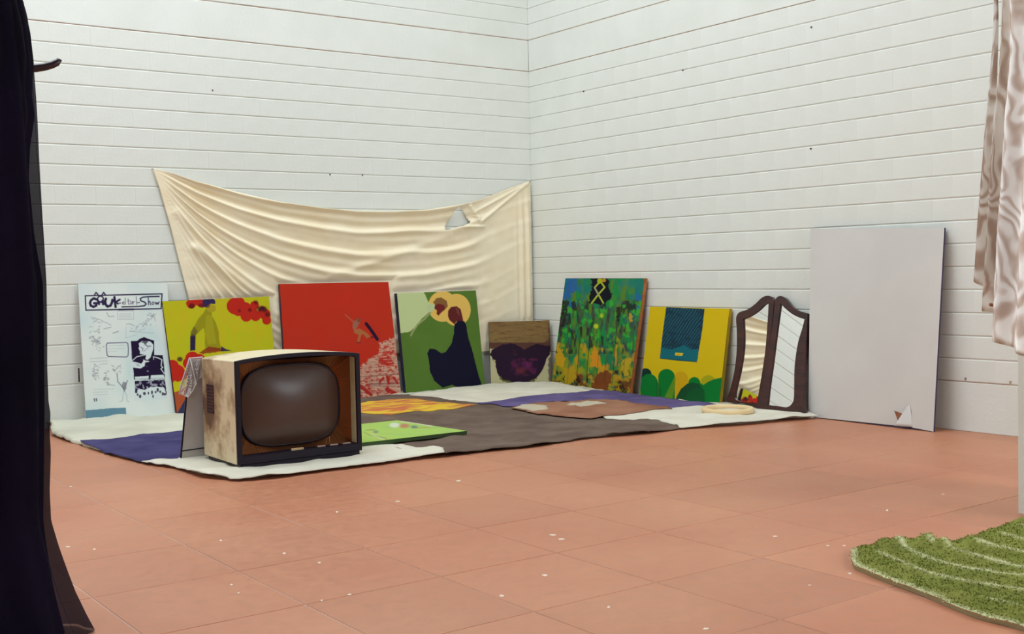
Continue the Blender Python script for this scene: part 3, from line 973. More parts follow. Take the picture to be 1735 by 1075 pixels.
# --- green abstract painting on planks with a rune sign
def art_multi(A):
    c = lambda p: cvt(p, 940, 465, 5.12)
    A.blotch((40, 110, 84), 14, 16, 3, .35, .25)
    A.blotch((30, 140, 60), 10, 16, 11, .45, .3, .9)
    A.blotch((96, 128, 34), 7, 18, 19, .48, .25, .85)
    up = A.Y + (vnoise(A.X, A.Y, 10, 77) - .5) * 40 < 522
    A.blotch((36, 104, 150), 12, 14, 23, .52, .1, .95, up & ((A.X < 985) | (A.X > 1060)))
    A.blotch((30, 120, 110), 10, 12, 29, .45, .25, .8, up)
    mid = (A.Y > 510) & (A.Y < 600)
    A.blotch((34, 30, 32), 5, 20, 31, .6, .08, .85, mid)
    A.blotch((60, 170, 50), 7, 8, 37, .62, .08, .85, mid)
    A.blotch((70, 60, 60), 4, 22, 41, .58, .1, .7, mid)
    wob = (vnoise(A.X, A.Y, 9, 71) - .5) * 60
    low = A.Y + wob > 590
    A.blotch((150, 150, 30), 8, 14, 43, .42, .25, .9, low)
    A.blotch((204, 144, 28), 6, 16, 47, .58, .2, .9, low)
    bot = A.Y + wob * .5 > 632
    A.blotch((118, 56, 26), 9, 9, 53, .42, .25, .9, bot)
    A.blotch((178, 140, 32), 7, 7, 59, .55, .08, .9, bot)
    A.blotch((44, 28, 28), 5, 8, 61, .62, .08, .9, bot)
    A.poly(c([(315, 35), (460, 35), (475, 130), (495, 180), (480, 225), (410, 262), (370, 260), (300, 250), (320, 130)]), (18, 20, 32), 1, 4)
    A.poly(c([(120, 35), (190, 40), (190, 130), (130, 200), (80, 220), (90, 130)]), (40, 96, 160), .9, 6)
    A.poly(c([(60, 240), (130, 230), (100, 330), (110, 430), (60, 470)]), (36, 30, 30), .85, 8)
    A.poly(c([(540, 290), (570, 290), (560, 420), (530, 420)]), (36, 22, 30), .85, 5)
    A.poly(c([(340, 620), (370, 680), (400, 760), (410, 810), (310, 800), (320, 690)]), (214, 140, 30), .95, 4)
    A.poly(c([(20, 590), (60, 660), (100, 760), (60, 800), (10, 790)]), (206, 156, 30), .95, 5)
    A.poly(c([(75, 820), (180, 790), (190, 900), (140, 950), (90, 940)]), (184, 148, 30), .95, 6)
    A.poly(c([(370, 860), (470, 820), (490, 930), (450, 1000), (330, 990)]), (124, 62, 30), .95, 6)
    A.poly(c([(640, 340), (670, 350), (672, 410), (650, 430)]), (190, 150, 50), .9, 3)
    A.poly(c([(580, 740), (660, 720), (640, 880), (590, 880)]), (196, 160, 34), .85, 6)
    A.ell(*c([(358, 452)])[0], 5, 5, (196, 206, 40), 1, .5); A.ell(*c([(405, 360)])[0], 3.4, 5, (170, 200, 40), 1, .5)
    for x in (205, 290, 515): A.line(c([(x + 25, 420), (x - 20, 960)]), 1.1, (30, 30, 28), .8)
    for x in (120, 370, 440, 600): A.line(c([(x + 22, 560), (x - 14, 960)]), .8, (40, 40, 30), .6)
    y_ = (176, 190, 60)
    A.line(c([(320, 252), (375, 180), (432, 115), (395, 62), (345, 118), (380, 180), (420, 250)]), 2.6, y_)
    A.line(c([(345, 118), (380, 180)]), 2.4, (160, 160, 130)); A.ell(*c([(390, 60)])[0], 4.4, 4.4, (170, 180, 30)); A.ell(*c([(425, 55)])[0], 3.6, 3, (190, 140, 40))


Q = wall_quad([(958, 471.8), (1092, 471.8), (1066.5, 668.5), (934.5, 650.5)], 0, .045, .10, .13)
side_wood = noise_mat('orange_bare_wood', S(172, 98, 52), S(190, 116, 66), 4, 0.6, stretch=(1, 1, 8))
board('painting', 'streaky green and blue abstract painting with a looped rune on black', 'painting', Q, 0.03, art_multi, (52, 118, 60), 200, 250, side_wood, 'wooden_panel')


# --- yellow painting with green bushes
def art_bush(A):
    c = lambda p: cvt(p, 1080, 510, 5.97)
    A.blotch((208, 178, 12), 30, 30, 4, .4, .4, .5)
    t = [(292, 66), (678, 84), (660, 260), (630, 450), (600, 615), (400, 600), (228, 578), (245, 420), (265, 260)]
    A.poly(c(t), (38, 84, 98))
    reg = inside(A.X, A.Y, c(t))
    ph = (A.X * 0.8 + A.Y * 0.55) / 4.2 + vnoise(A.X, A.Y, 14, 4) * 0.6
    A.mix(reg * np.clip(np.sin(ph * 2 * math.pi) * 1.5, 0, 1), (12, 30, 46), .9)
    A.blotch((26, 50, 62), 12, 5, 13, .55, .1, .7, reg)
    A.poly(c([(240, 470), (330, 490), (400, 480), (470, 450), (540, 490), (622, 490), (600, 618), (228, 580)]), (22, 104, 112), .95, 2)
    A.line(c([(232, 582), (400, 602), (600, 618)]), 1.2, (20, 60, 62))
    A.poly(c([(385, 525), (465, 530), (450, 558), (378, 552)]), (212, 196, 40)); A.ell(*c([(415, 542)])[0], 4, 1.4, (220, 160, 20))
    g1, g2 = (8, 118, 44), (22, 66, 40)
    A.ell(*c([(85, 745)])[0], 10, 10.5, (16, 50, 40))
    def arch(cx, cy, rx, ry, col, a=1.0):
        m = ((np.abs(A.X - cx) < rx) & (A.Y > cy)) | (np.hypot((A.X - cx) / rx, (A.Y - cy) / ry) < 1)
        A.mix(m & (A.Y < 700), col, a)
    X, Y = c([(440, 790)])[0]; arch(X, Y, 12, 13, (204, 160, 16))
    X, Y = c([(715, 830)])[0]; arch(X, Y, 13, 13, (166, 160, 20))
    X, Y = c([(295, 770)])[0]; arch(X, Y, 14, 13.5, g1)
    A.poly(c([(370, 780), (392, 770), (385, 850), (360, 960), (350, 990), (270, 985)]), (120, 150, 20), .6)
    X, Y = c([(120, 840)])[0]; arch(X, Y, 15, 17, g1)
    A.poly(c([(190, 780), (215, 850), (250, 900), (240, 975), (190, 970)]), (14, 96, 40), .7)
    X, Y = c([(575, 830)])[0]; arch(X, Y, 10, 10, g1)
    A.poly(c([(385, 1005), (400, 960), (440, 890), (500, 840), (560, 815), (620, 820), (665, 850), (720, 815), (780, 790), (855, 775), (830, 1050), (560, 1030)]), g1)
    A.poly(c([(385, 1005), (400, 960), (440, 890), (500, 840), (560, 825), (620, 840), (670, 900), (680, 1020), (560, 1030)]), g2, .9)
    A.poly(c([(480, 1000), (520, 920), (600, 870), (680, 900), (690, 1040), (540, 1030)]), (16, 96, 44), .5)


Q = wall_quad([(1101, 520), (1235.8, 523.4), (1218.2, 685.3), (1083.4, 672)], 0, .04, .12, .13)
side_yellow = noise_mat('yellow_painted_side', S(196, 158, 40), S(206, 170, 50), 6, 0.6)
board('painting', 'yellow painting with a teal panel above round green bushes', 'painting', Q, 0.028, art_bush, (214, 182, 18), 190, 220, side_yellow)


# --- painted board lying on the blanket
def art_flat(A):
    c = lambda p: cvt(p, 600, 660, 7.886)
    A.blotch((150, 180, 96), 30, 4, 4, .5, .2, .6)
    A.blotch((180, 176, 90), 14, 3, 7, .6, .1, .5, A.X < 660)
    A.ell(*c([(540, 480)])[0], 11, 5, (204, 206, 186), .9, .4)
    A.ell(*c([(670, 490)])[0], 11, 5, (178, 108, 92), .85, .5)
    A.ell(*c([(800, 505)])[0], 8, 3.2, (92, 110, 112), .85, .5)
    A.line(c([(620, 430), (820, 455), (1040, 495)]), 1.6, (210, 196, 176), .8)
    A.line(c([(840, 520), (1010, 510)]), 1.5, (166, 140, 80), .7)
    A.ell(*c([(290, 570)])[0], 6, 3.2, (112, 126, 108), .8, .5)
    A.line(c([(160, 550), (270, 540)]), 1.6, (140, 110, 80), .7)
    A.line(c([(130, 570), (200, 610), (420, 650), (440, 690)]), 1.5, (116, 130, 84), .7)
    A.line(c([(230, 600), (420, 690)]), 2.0, (196, 196, 160), .6)


zt = 0.043
b1, b2, b3 = floor_pt(673, 712.5, zt), floor_pt(791, 730.5, zt), floor_pt(615, 750.5, zt)
d = (b3 - b2); d /= np.linalg.norm(d)
P3_ = b2 + d * 0.86
P4_ = b1 + d * 0.86
side_g = noise_mat('dark_green_board_edge', S(58, 92, 48), S(72, 84, 56), 6, 0.6)
board('painted_board', 'light green painted board lying flat on the brown blanket right of the television', 'board', [P4_, b1, b2, P3_], 0.02, art_flat, (160, 188, 92), 200, 150, side_g, 'edge_strip', None)

# ------------------------------------------------------------------ television
TV = empty('television', (-3.22, -2.13, 0.01), 'old cream television with a dark tube screen and stained side', 'television')
tvx0, tvx1, tvy0, tvy1 = -3.540, -2.880, -2.352, -1.915
zb, zt_ = 0.038, 0.528
m = new_mat('cream_cabinet_stained', 0.45, S(212, 190, 150), 0.4)
b = m.node_tree.nodes['Principled BSDF']
tc = N(m, 'ShaderNodeTexCoord')
nz = N(m, 'ShaderNodeTexNoise'); nz.inputs['Scale'].default_value = 5.5; nz.inputs['Detail'].default_value = 8; nz.inputs['Roughness'].default_value = 0.62
L(m, tc.outputs['Object'], nz.inputs['Vector'])
sx_ = N(m, 'ShaderNodeSeparateXYZ'); L(m, tc.outputs['Object'], sx_.inputs[0])
# the stains lie on the left side, towards the rear and around the vent
vd = N(m, 'ShaderNodeVectorMath', operation='DISTANCE'); vd.inputs[1].default_value = (tvx0, -2.02, 0.30)
L(m, tc.outputs['Object'], vd.inputs[0])
mr = N(m, 'ShaderNodeMapRange'); mr.inputs['From Min'].default_value = 0.42; mr.inputs['From Max'].default_value = 0.05
mr.inputs['To Min'].default_value = -0.22; mr.inputs['To Max'].default_value = 0.16
L(m, vd.outputs['Value'], mr.inputs['Value'])
ad = N(m, 'ShaderNodeMath', operation='ADD'); L(m, nz.outputs['Fac'], ad.inputs[0]); L(m, mr.outputs[0], ad.inputs[1])
rp = N(m, 'ShaderNodeValToRGB')
rp.color_ramp.elements[0].position = 0.42; rp.color_ramp.elements[0].color = S(222, 204, 168)
rp.color_ramp.elements[1].position = 0.70; rp.color_ramp.elements[1].color = S(112, 82, 62)
e = rp.color_ramp.elements.new(0.54); e.color = S(178, 152, 116)
L(m, ad.outputs[0], rp.inputs[0]); L(m, rp.outputs[0], b.inputs['Base Color'])
MAT['cabinet'] = m
MAT['bezel'] = new_mat('black_purple_bezel', 0.4, S(24, 16, 32), 0.25)
MAT['mask'] = noise_mat('brown_gold_mask', S(98, 58, 32), S(110, 66, 36), 3, 0.3, spec=0.5, metal=0.9)
MAT['creamin'] = noise_mat('cream_inner_side', S(176, 150, 110), S(196, 172, 130), 14, 0.5)
m = new_mat('dark_tube_glass', 0.33, S(78, 56, 46), 0.45)
m.node_tree.nodes['Principled BSDF'].inputs['Coat Weight'].default_value = 0.08
m.node_tree.nodes['Principled BSDF'].inputs['Coat Roughness'].default_value = 0.3
MAT['tube'] = m
MAT['knob'] = new_mat('dull_metal_strip', 0.35, S(150, 128, 116), 0.5, 0.6)


def top_z(x):
    t = (x - tvx0) / (tvx1 - tvx0)
    return zt_ + 0.022 * math.sin(math.pi * t) ** 0.8 if 0 < t < 1 else zt_


# cabinet shell: an open-fronted bowed box
n = 24
ring_ = [(tvx0, zb)] + [(tvx0 + (tvx1 - tvx0) * i / n, top_z(tvx0 + (tvx1 - tvx0) * i / n)) for i in range(n + 1)] + [(tvx1, zb)]
vs, fs = [], []
th = 0.012
cxm, czm = (tvx0 + tvx1) / 2, (zb + zt_) / 2
inner = [(cxm + (x - cxm) * (1 - th / 0.33), czm + (z - czm) * (1 - th / 0.25)) for x, z in ring_]
for yy, sh in ((tvy0 + 0.014, 1.0), (tvy1, 0.985)):
    for x, z in ring_: vs.append((cxm + (x - cxm) * sh, yy, z if z < 0.3 else z - (0.006 if sh < 1 else 0)))
for yy in (tvy0 + 0.014, tvy1 - .02):
    for x, z in inner: vs.append((x, yy, z))
R_ = len(ring_)
for i in range(R_):
    j = (i + 1) % R_
    fs.append((i, j, R_ + j, R_ + i))
    fs.append((i, 2 * R_ + i, 2 * R_ + j, j))
    fs.append((2 * R_ + i, 3 * R_ + i, 3 * R_ + j, 2 * R_ + j))
fs.append(tuple(range(R_, 2 * R_)))
fs.append(tuple(range(3 * R_, 4 * R_))[::-1])
cab = mesh('cabinet', vs, fs, MAT['cabinet'], TV)
bv = cab.modifiers.new('bevel', 'BEVEL'); bv.width = 0.004; bv.segments = 2; bv.limit_method = 'ANGLE'; bv.angle_limit = math.radians(50)
# bezel: bowed frame at the front
bw = 0.024
ins = [(x, z) for x, z in ring_]
def inset(x, z):
    xx = min(max(x, tvx0 + bw), tvx1 - bw)
    if z > 0.3: return (xx, z - 0.020)
    return (xx, zb + 0.036)
vs, fs = [], []
y0, y1 = tvy0, tvy0 + 0.016
o1 = [(x, z) for x, z in ring_]; i1 = [inset(x, z) for x, z in ring_]
for yy, loop in ((y0, o1), (y0, i1), (y1, o1), (y1 + .01, i1)):
    for x, z in loop: vs.append((x, yy, z))
for i in range(R_):
    j = (i + 1) % R_
    fs += [(i, j, R_ + j, R_ + i), (2 * R_ + i, i, j, 2 * R_ + j)[::-1], (R_ + i, R_ + j, 3 * R_ + j, 3 * R_ + i), (2 * R_ + i, 2 * R_ + j, 3 * R_ + j, 3 * R_ + i)[::-1]]
bz = mesh('bezel', vs, fs, MAT['bezel'], TV)
bv = bz.modifiers.new('bevel', 'BEVEL'); bv.width = 0.003; bv.segments = 2; bv.limit_method = 'ANGLE'; bv.angle_limit = math.radians(50)
# recess: inner sides
ix0, ix1, iz0, iz1 = tvx0 + bw, tvx1 - bw, zb + 0.036, zt_ - 0.020
ym = tvy0 + 0.062
box('inner_side', ix1 - 0.001, ix1 + 0.006, tvy0 + 0.012, ym + .01, iz0 + .004, iz1 + 0.002, MAT['creamin'], TV)
box('inner_side', ix0 - 0.006, ix0 + 0.001, tvy0 + 0.012, ym + .01, iz0, iz1 + 0.002, MAT['bezel'], TV)
box('control_shelf', ix0, ix1, tvy0 + 0.01, ym + .01, iz0 - 0.008, iz0 + 0.002, MAT['bezel'], TV, 0.001)
box('label_plate', -3.26, -3.195, tvy0 + 0.012, tvy0 + 0.02, iz0 + 0.001, iz0 + 0.012, MAT['creamin'], TV, 0.001)
for xa in (-3.12, -3.05, -2.98):
    box('knob', xa, xa + 0.045, tvy0 + 0.016, tvy0 + 0.03, iz0 + 0.001, iz0 + 0.010, MAT['knob'], TV, 0.003, 2)
# funnel mask from the rectangle to the rounded tube
sxc, szc, sa, sb = -3.218, 0.292, 0.258, 0.194
vs, fs = [], []
K = 96
def sup(t, a, b_, e=3.4):
    c_, s_ = math.cos(t), math.sin(t)
    return (sxc + a * math.copysign(abs(c_) ** (2 / e), c_), szc + b_ * math.copysign(abs(s_) ** (2 / e), s_))
def rectpt(t):
    c_, s_ = math.cos(t), math.sin(t)
    hx0, hx1, hz0, hz1 = ix0 - sxc, ix1 - sxc, iz0 - szc, iz1 + 0.01 - szc
    k = min((hx1 if c_ > 0 else hx0) / c_ if abs(c_) > 1e-9 else 9, (hz1 if s_ > 0 else hz0) / s_ if abs(s_) > 1e-9 else 9)
    return (sxc + c_ * k, szc + s_ * k)
ang = sorted([2 * math.pi * i / K for i in range(K)] + [math.atan2(z, x) % (2 * math.pi) for x in (ix0 - sxc, ix1 - sxc) for z in (iz0 - szc, iz1 + .01 - szc)])
K = len(ang)
for lvl in range(2):
    for t in ang:
        x, z = rectpt(t) if lvl == 0 else sup(t, sa, sb)
        vs.append((x, ym if lvl == 0 else ym + 0.040, z))
for i in range(K):
    j = (i + 1) % K
    fs.append((i, j, K + j, K + i))
mesh('mask', vs, fs, MAT['mask'], TV)
vs, fs = [(sxc, ym - 0.012, szc)], []
LV = 10
for l in range(1, LV + 1):
    r_ = l / LV
    for i in range(96):
        x, z = sup(2 * math.pi * i / 96, (sa + .002) * r_, (sb + .002) * r_, 2.0 + 1.4 * r_)
        vs.append((x, ym + 0.032 - 0.044 * (1 - r_ ** 2.2), z))
for i in range(96): fs.append((0, 1 + (i + 1) % 96, 1 + i))
for l in range(LV - 1):
    for i in range(96):
        a = 1 + l * 96 + i; b_ = 1 + l * 96 + (i + 1) % 96
        fs.append((a, b_, b_ + 96, a + 96))
tb = mesh('tube_screen', vs, fs, MAT['tube'], TV, smooth=True)
vs, fs = [], []
for off, yy in ((0.0, ym + .030), (0.006, ym + .026), (0.010, ym + 0.036)):
    for i in range(96):
        x, z = sup(2 * math.pi * i / 96, sa + off - .002, sb + off - .002); vs.append((x, yy, z))
for l in range(2):
    for i in range(96):
        j = (i + 1) % 96; fs.append((l * 96 + i, l * 96 + j, l * 96 + 96 + j, l * 96 + 96 + i))
mesh('tube_gasket', vs, fs, MAT['bezel'], TV, smooth=True)
box('plinth', tvx0 + 0.015, tvx1 - 0.012, tvy0 + 0.004, tvy1 - 0.03, 0.013, zb + .001, MAT['bezel'], TV, 0.003)
# side vent
MAT['vent'] = noise_mat('dark_vent', S(92, 66, 62), S(78, 54, 54), 60, 0.8)
vq = [at_axis(350, 651, 0, tvx0), at_axis(362, 702, 0, tvx0)]
vt = box('vent', tvx0 - 0.002, tvx0 + 0.003, min(vq[0][1], vq[1][1]), max(vq[0][1], vq[1][1]), vq[1][2], vq[0][2], MAT['vent'], TV, 0.0005)
nz_ = 9
for i in range(nz_):
    z = vq[1][2] + (i + .5) * (vq[0][2] - vq[1][2]) / nz_
    box('slot', tvx0 - 0.0032, tvx0, min(vq[0][1], vq[1][1]) + .006, max(vq[0][1], vq[1][1]) - .006, z - .0025, z + .0025, MAT['bezel'], vt)

# grey panel leaning at the rear of the television, lace over its corner
MAT['greyp'] = noise_mat('light_grey_panel', S(176, 170, 168), S(190, 184, 180), 5, 0.6)
gp = empty('grey_panel', (-3.35, -1.86, 0.01), 'light grey panel standing behind the television, its left edge showing', 'panel')
pl = [at_axis(321, 610, 1, -1.89), at_axis(318, 669, 1, -1.88), at_axis(306, 784, 1, -1.86)]
vs = [(pl[2][0], -1.868, 0.014), (-3.06, -1.868, 0.014), (-3.06, -1.9, 0.515), (pl[0][0], -1.9, 0.515)]
vs = vs + [(x, y + 0.02, z) for x, y, z in vs]
mesh('board', vs, [(0, 1, 2, 3), (5, 4, 7, 6), (4, 0, 3, 7), (1, 5, 6, 2), (3, 2, 6, 7), (4, 5, 1, 0)], MAT['greyp'], gp)
tube('edge_trim', [(pl[2][0] - .002, -1.866, 0.014), (pl[0][0] - .002, -1.898, 0.515)], 0.0045, MAT['bezel'], gp)
tube('cord', [(pl[2][0] + .004, -1.871, 0.062), (-3.50, -1.873, 0.066), (-3.3, -1.873, 0.06)], 0.003, MAT['bezel'], gp)
MAT['lace'] = new_mat('white_crochet', 0.9, S(206, 200, 200), 0.1)
# lace: net made of thin threads, folded over the panel's upper corner
def lace_sheet(corners, nu, nv, yoff, r_=0.0016):
    bm = bmesh.new()
    A_, B_, C_, D_ = [Vector(q) for q in corners]
    def P(u, v):
        p = A_ * (1 - u) * (1 - v) + B_ * u * (1 - v) + C_ * u * v + D_ * (1 - u) * v
        return p + Vector((0, -0.006 * math.sin(u * 9 + v * 5) + yoff, 0))
    vs = [[bm.verts.new(P(i / nu, j / nv)) for i in range(nu + 1)] for j in range(nv + 1)]
    for j in range(nv):
        for i in range(nu):
            if (i + j) % 2 and random.random() < 0.8 and 0 < i < nu - 1 and 0 < j < nv - 1: continue
            bm.faces.new((vs[j][i], vs[j][i + 1], vs[j + 1][i + 1], vs[j + 1][i]))
    return bm
q = lambda a, b_, y: tuple(at_axis(a, b_, 1, y))
lc = empty('lace_cloth', (-3.58, -1.92, 0.5), 'white crocheted lace draped over the corner of the grey panel', 'lace')
bm = lace_sheet([q(321, 607, -1.912), q(343, 604, -1.912), q(341, 640, -1.90), q(331, 648, -1.905)], 14, 16, 0)
o = from_bm('front_flap', bm, MAT['lace'], lc)
bm = lace_sheet([q(320, 607, -1.914), q(324, 607, -1.914), q(333, 650, -1.915), q(318, 674, -1.91)], 10, 24, 0)
from_bm('hanging_point', bm, MAT['lace'], lc)
bm = lace_sheet([q(320, 608, -1.905), q(325, 640, -1.915), q(318, 674, -1.91), q(305, 668, -1.88)], 12, 18, 0)
from_bm('side_flap', bm, MAT['lace'], lc)
tube('hem', [q(343, 606, -1.918), q(321, 607.5, -1.92), q(314, 630, -1.91), q(306, 655, -1.89), q(304, 669, -1.885)], 0.0035, MAT['lace'], lc, 8)
tube('hem', [q(322, 608, -1.92), q(328, 632, -1.922), q(333, 650, -1.92), q(327, 662, -1.92), q(318, 675, -1.915)], 0.003, MAT['lace'], lc, 8)

# ------------------------------------------------------------------ pair of framed mirrors


def plate(name, outer, holes, p0, n, thick, mat, parent, off=0.0, bev=0.0, smooth=False):
    """flat shape given by outlines in photo pixels on the plane (p0, n), thickness behind it"""
    def w3(loop): return [on_plane(a, b_, p0 + n * off, n) for a, b_ in loop]
    ex = np.cross(np.array([0, 0, 1.0]), n); ex /= np.linalg.norm(ex)
    ey = np.cross(n, ex)
    loops = [w3(outer)] + [w3(h) for h in holes]
    bm = bmesh.new()
    V2 = []; E = []; base = 0
    for lp in loops:
        for q_ in lp: V2.append(Vector((float(np.dot(q_ - p0, ex)), float(np.dot(q_ - p0, ey)))))
        E += [(base + i, base + (i + 1) % len(lp)) for i in range(len(lp))]
        base += len(lp)
    r = delaunay_2d_cdt(V2, E, [], 0, 1e-6)
    vs2, fs2 = r[0], r[2]
    L2 = []
    k = 0
    for lp in loops:
        L2.append([(V2[k + i].x, V2[k + i].y) for i in range(len(lp))]); k += len(lp)
    bv_ = [bm.verts.new(Vector(p0 + n * off + ex * v.x + ey * v.y)) for v in vs2]
    for f in fs2:
        cx = sum(vs2[i].x for i in f) / len(f); cy = sum(vs2[i].y for i in f) / len(f)
        if not inside(np.array(cx), np.array(cy), L2[0]): continue
        if any(inside(np.array(cx), np.array(cy), h) for h in L2[1:]): continue
        bm.faces.new([bv_[i] for i in f])
    bm.normal_update()
    for v in list(bm.verts):
        if not v.link_faces: bm.verts.remove(v)
    if bm.faces and sum(f.normal.dot(Vector(n)) for f in bm.faces) < 0:
        bmesh.ops.reverse_faces(bm, faces=bm.faces[:])
    if thick > 0:
        top = bm.faces[:]
        r = bmesh.ops.extrude_face_region(bm, geom=top)
        for g in r['geom']:
            if isinstance(g, bmesh.types.BMVert): g.co += Vector(n) * 0
        newf = [g for g in r['geom'] if isinstance(g, bmesh.types.BMFace)]
        newv = [g for g in r['geom'] if isinstance(g, bmesh.types.BMVert)]
        old = set(bm.verts) - set(newv)
        for v in old: v.co -= Vector(n) * thick
        bmesh.ops.recalc_face_normals(bm, faces=bm.faces[:])
    o = from_bm(name, bm, mat, parent, smooth)
    if bev > 0:
        b_ = o.modifiers.new('bevel', 'BEVEL'); b_.width = bev; b_.segments = 3; b_.limit_method = 'ANGLE'; b_.angle_limit = math.radians(40)
    return o


def spline(pts, k=5):
    """closed smooth outline through pts; a third element 1 marks a sharp corner"""
    out = []
    n = len(pts)
    for i in range(n):
        p0_, p1_, p2_, p3_ = [np.array(pts[(i + d) % n][:2], float) for d in (-1, 0, 1, 2)]
        if len(pts[i]) > 2: p0_ = p1_
        if len(pts[(i + 1) % n]) > 2: p3_ = p2_
        for j in range(k):
            t = j / k
            out.append(tuple(0.5 * ((2 * p1_) + (-p0_ + p2_) * t + (2 * p0_ - 5 * p1_ + 4 * p2_ - p3_) * t * t + (-p0_ + 3 * p1_ - 3 * p2_ + p3_) * t ** 3)))
    return out


MAT['mahogany'] = noise_mat('dark_mahogany', S(44, 20, 22), S(68, 30, 28), 6, 0.3, 0.1, 90, 0.5, stretch=(1, 1, 6))
MAT['silver'] = new_mat('mirror_silver', 0.015, (0.93, 0.94, 0.92, 1), 0.5, 1.0)
cm = lambda p: [(1170 + q_[0] / 4.674, 490 + q_[1] / 4.674) + tuple(q_[2:]) for q_ in p]


def mirror(label, outer, inner_, bl, br, top):
    n = np.cross(br - bl, top - bl); n /= np.linalg.norm(n)
    if np.dot(n, CAM - bl) < 0: n = -n
    root = empty('mirror', tuple((bl + br) / 2), label, 'mirror', 'pair of hinged mirrors')
    plate('frame', spline(cm(outer)), [spline(cm(inner_))], bl, n, 0.028, MAT['mahogany'], root, bev=0.006)
    big = [(a, b_) for a, b_ in spline(cm(inner_))]
    cx = sum(a for a, _ in big) / len(big); cy = sum(b_ for _, b_ in big) / len(big)
    plate('mirror_glass', [(cx + (a - cx) * 1.05, cy + (b_ - cy) * 1.02) for a, b_ in big], [], bl, n, 0.003, MAT['silver'], root, off=-0.010)
    return root, n


mL_outer = [(365, 212), (388, 184), (450, 162), (512, 118), (560, 72), (600, 54), (636, 60), (662, 92, 1), (645, 280), (607, 600), (560, 940, 1), (510, 930), (400, 905), (300, 897), (286, 870), (312, 800), (345, 660), (364, 500), (366, 340), (360, 250)]
mL_inner = [(415, 238, 1), (480, 208), (540, 165), (585, 122), (618, 108, 1), (610, 250), (592, 480), (560, 700), (525, 902, 1), (440, 898), (368, 882), (350, 850), (362, 770), (390, 650), (412, 520), (420, 400), (418, 300)]
mR_outer = [(668, 92, 1), (688, 62), (720, 56), (752, 76), (800, 135), (850, 170), (918, 192), (925, 212), (918, 400), (903, 620), (890, 830), (893, 900), (906, 965, 1), (870, 992), (700, 972), (512, 950, 1), (560, 800), (604, 600), (648, 280)]
mR_inner = [(712, 112, 1), (745, 150), (800, 195), (850, 222), (902, 240, 1), (885, 310), (850, 430), (825, 600), (820, 760), (818, 860), (805, 905), (765, 936), (690, 928), (608, 918, 1), (622, 780), (650, 580), (682, 330)]
blL = at_axis(1231, 682, 0, -.18); brL = at_axis(1288, 692, 0, -.192); tpL = at_axis(1298, 502, 0, -.04)
mirror('left mirror of the carved dark wooden pair, nearer the yellow bush painting', mL_outer, mL_inner, blL, brL, tpL)
blR = at_axis(1281, 693, 0, -.21); brR = at_axis(1357, 702, 0, -.20); tpR = at_axis(1322, 502, 0, -.04)
mirror('right mirror of the carved dark wooden pair, beside the big white board', mR_outer, mR_inner, blR, brR, tpR)

# ------------------------------------------------------------------ big white board with torn facing
MAT['lam'] = noise_mat('greyish_white_laminate', S(210, 206, 200), S(216, 212, 206), 2.5, 0.5, 0.04, 30, 0.4)
MAT['core'] = noise_mat('brown_chipboard', S(140, 86, 62), S(168, 112, 84), 60, 0.9)
MAT['dkedge'] = new_mat('dark_board_edge', 0.7, S(70, 60, 84))
bl = at_axis(1369.5, 702, 0, -.125); br = at_axis(1581, 730.5, 0, -.15); tl = at_axis(1373.5, 388, 0, -.03); tr = at_axis(1599.5, 386, 0, -.03)
bl[2] = 0.003; br[2] = 0.002
n = np.cross(br - bl, tl - bl); n /= np.linalg.norm(n)
if np.dot(n, CAM - bl) < 0: n = -n
wb = empty('white_board', tuple((bl + br) / 2), 'tall plain white board leaning right of the mirrors, its facing torn at the bottom', 'board')
f = [tl, tr, br, bl]
fr = [p_ - n * 0.003 for p_ in f]; rr_ = [p_ - n * 0.016 for p_ in f]
mesh('core', fr + rr_, [(0, 1, 2, 3), (4, 7, 6, 5), (0, 4, 5, 1), (1, 5, 6, 2), (2, 6, 7, 3), (3, 7, 4, 0)], MAT['dkedge'], wb)
t1 = lambda a, b_: (1480 + a / 7.17, 600 + b_ / 7.17)
pl_ = lambda a, b_: (a, b_)
e_bl, e_br = project(bl), project(br)
plate('torn_patch', [t1(235, 670), t1(470, 600), t1(490, 890), t1(310, 874)], [], bl, n, 0.001, MAT['core'], wb, off=-0.0022)
plate('facing', [(1373.5, 388), (1599.5, 386), (float(e_br[0]), float(e_br[1])), t1(470, 896), t1(462, 700), t1(440, 600), t1(372, 735), t1(250, 690), t1(318, 876), (float(e_bl[0]), float(e_bl[1]))], [], bl, n, 0.002, MAT['lam'], wb)
# flap of the facing that curls forward
A_ = on_plane(*t1(325, 872), bl, n); B_ = on_plane(*t1(470, 890), bl, n); C_ = on_plane(*t1(470, 740), bl, n); D_ = on_plane(*t1(440, 605), bl, n)
vs, fs = [], []
for j in range(9):
    v = j / 8
    for i in range(7):
        u = i / 6
        left = A_ * (1 - v) + D_ * v
        right = B_ * (1 - v) + (C_ * (1 - v) + D_ * v) * v + 0 * D_
        right = B_ * (1 - v) ** 2 + 2 * C_ * v * (1 - v) + D_ * v * v
        p_ = left * (1 - u) + right * u + n * (0.05 * (1 - u) * (1 - v * .85) * (1 if v < 1 else 0) + 0.001)
        vs.append(p_)
for j in range(8):
    for i in range(6): fs.append((j * 7 + i, j * 7 + i + 1, (j + 1) * 7 + i + 1, (j + 1) * 7 + i))
fl = mesh('curled_flap', vs, fs, MAT['lam'], wb, smooth=True)
so = fl.modifiers.new('solid', 'SOLIDIFY'); so.thickness = 0.002

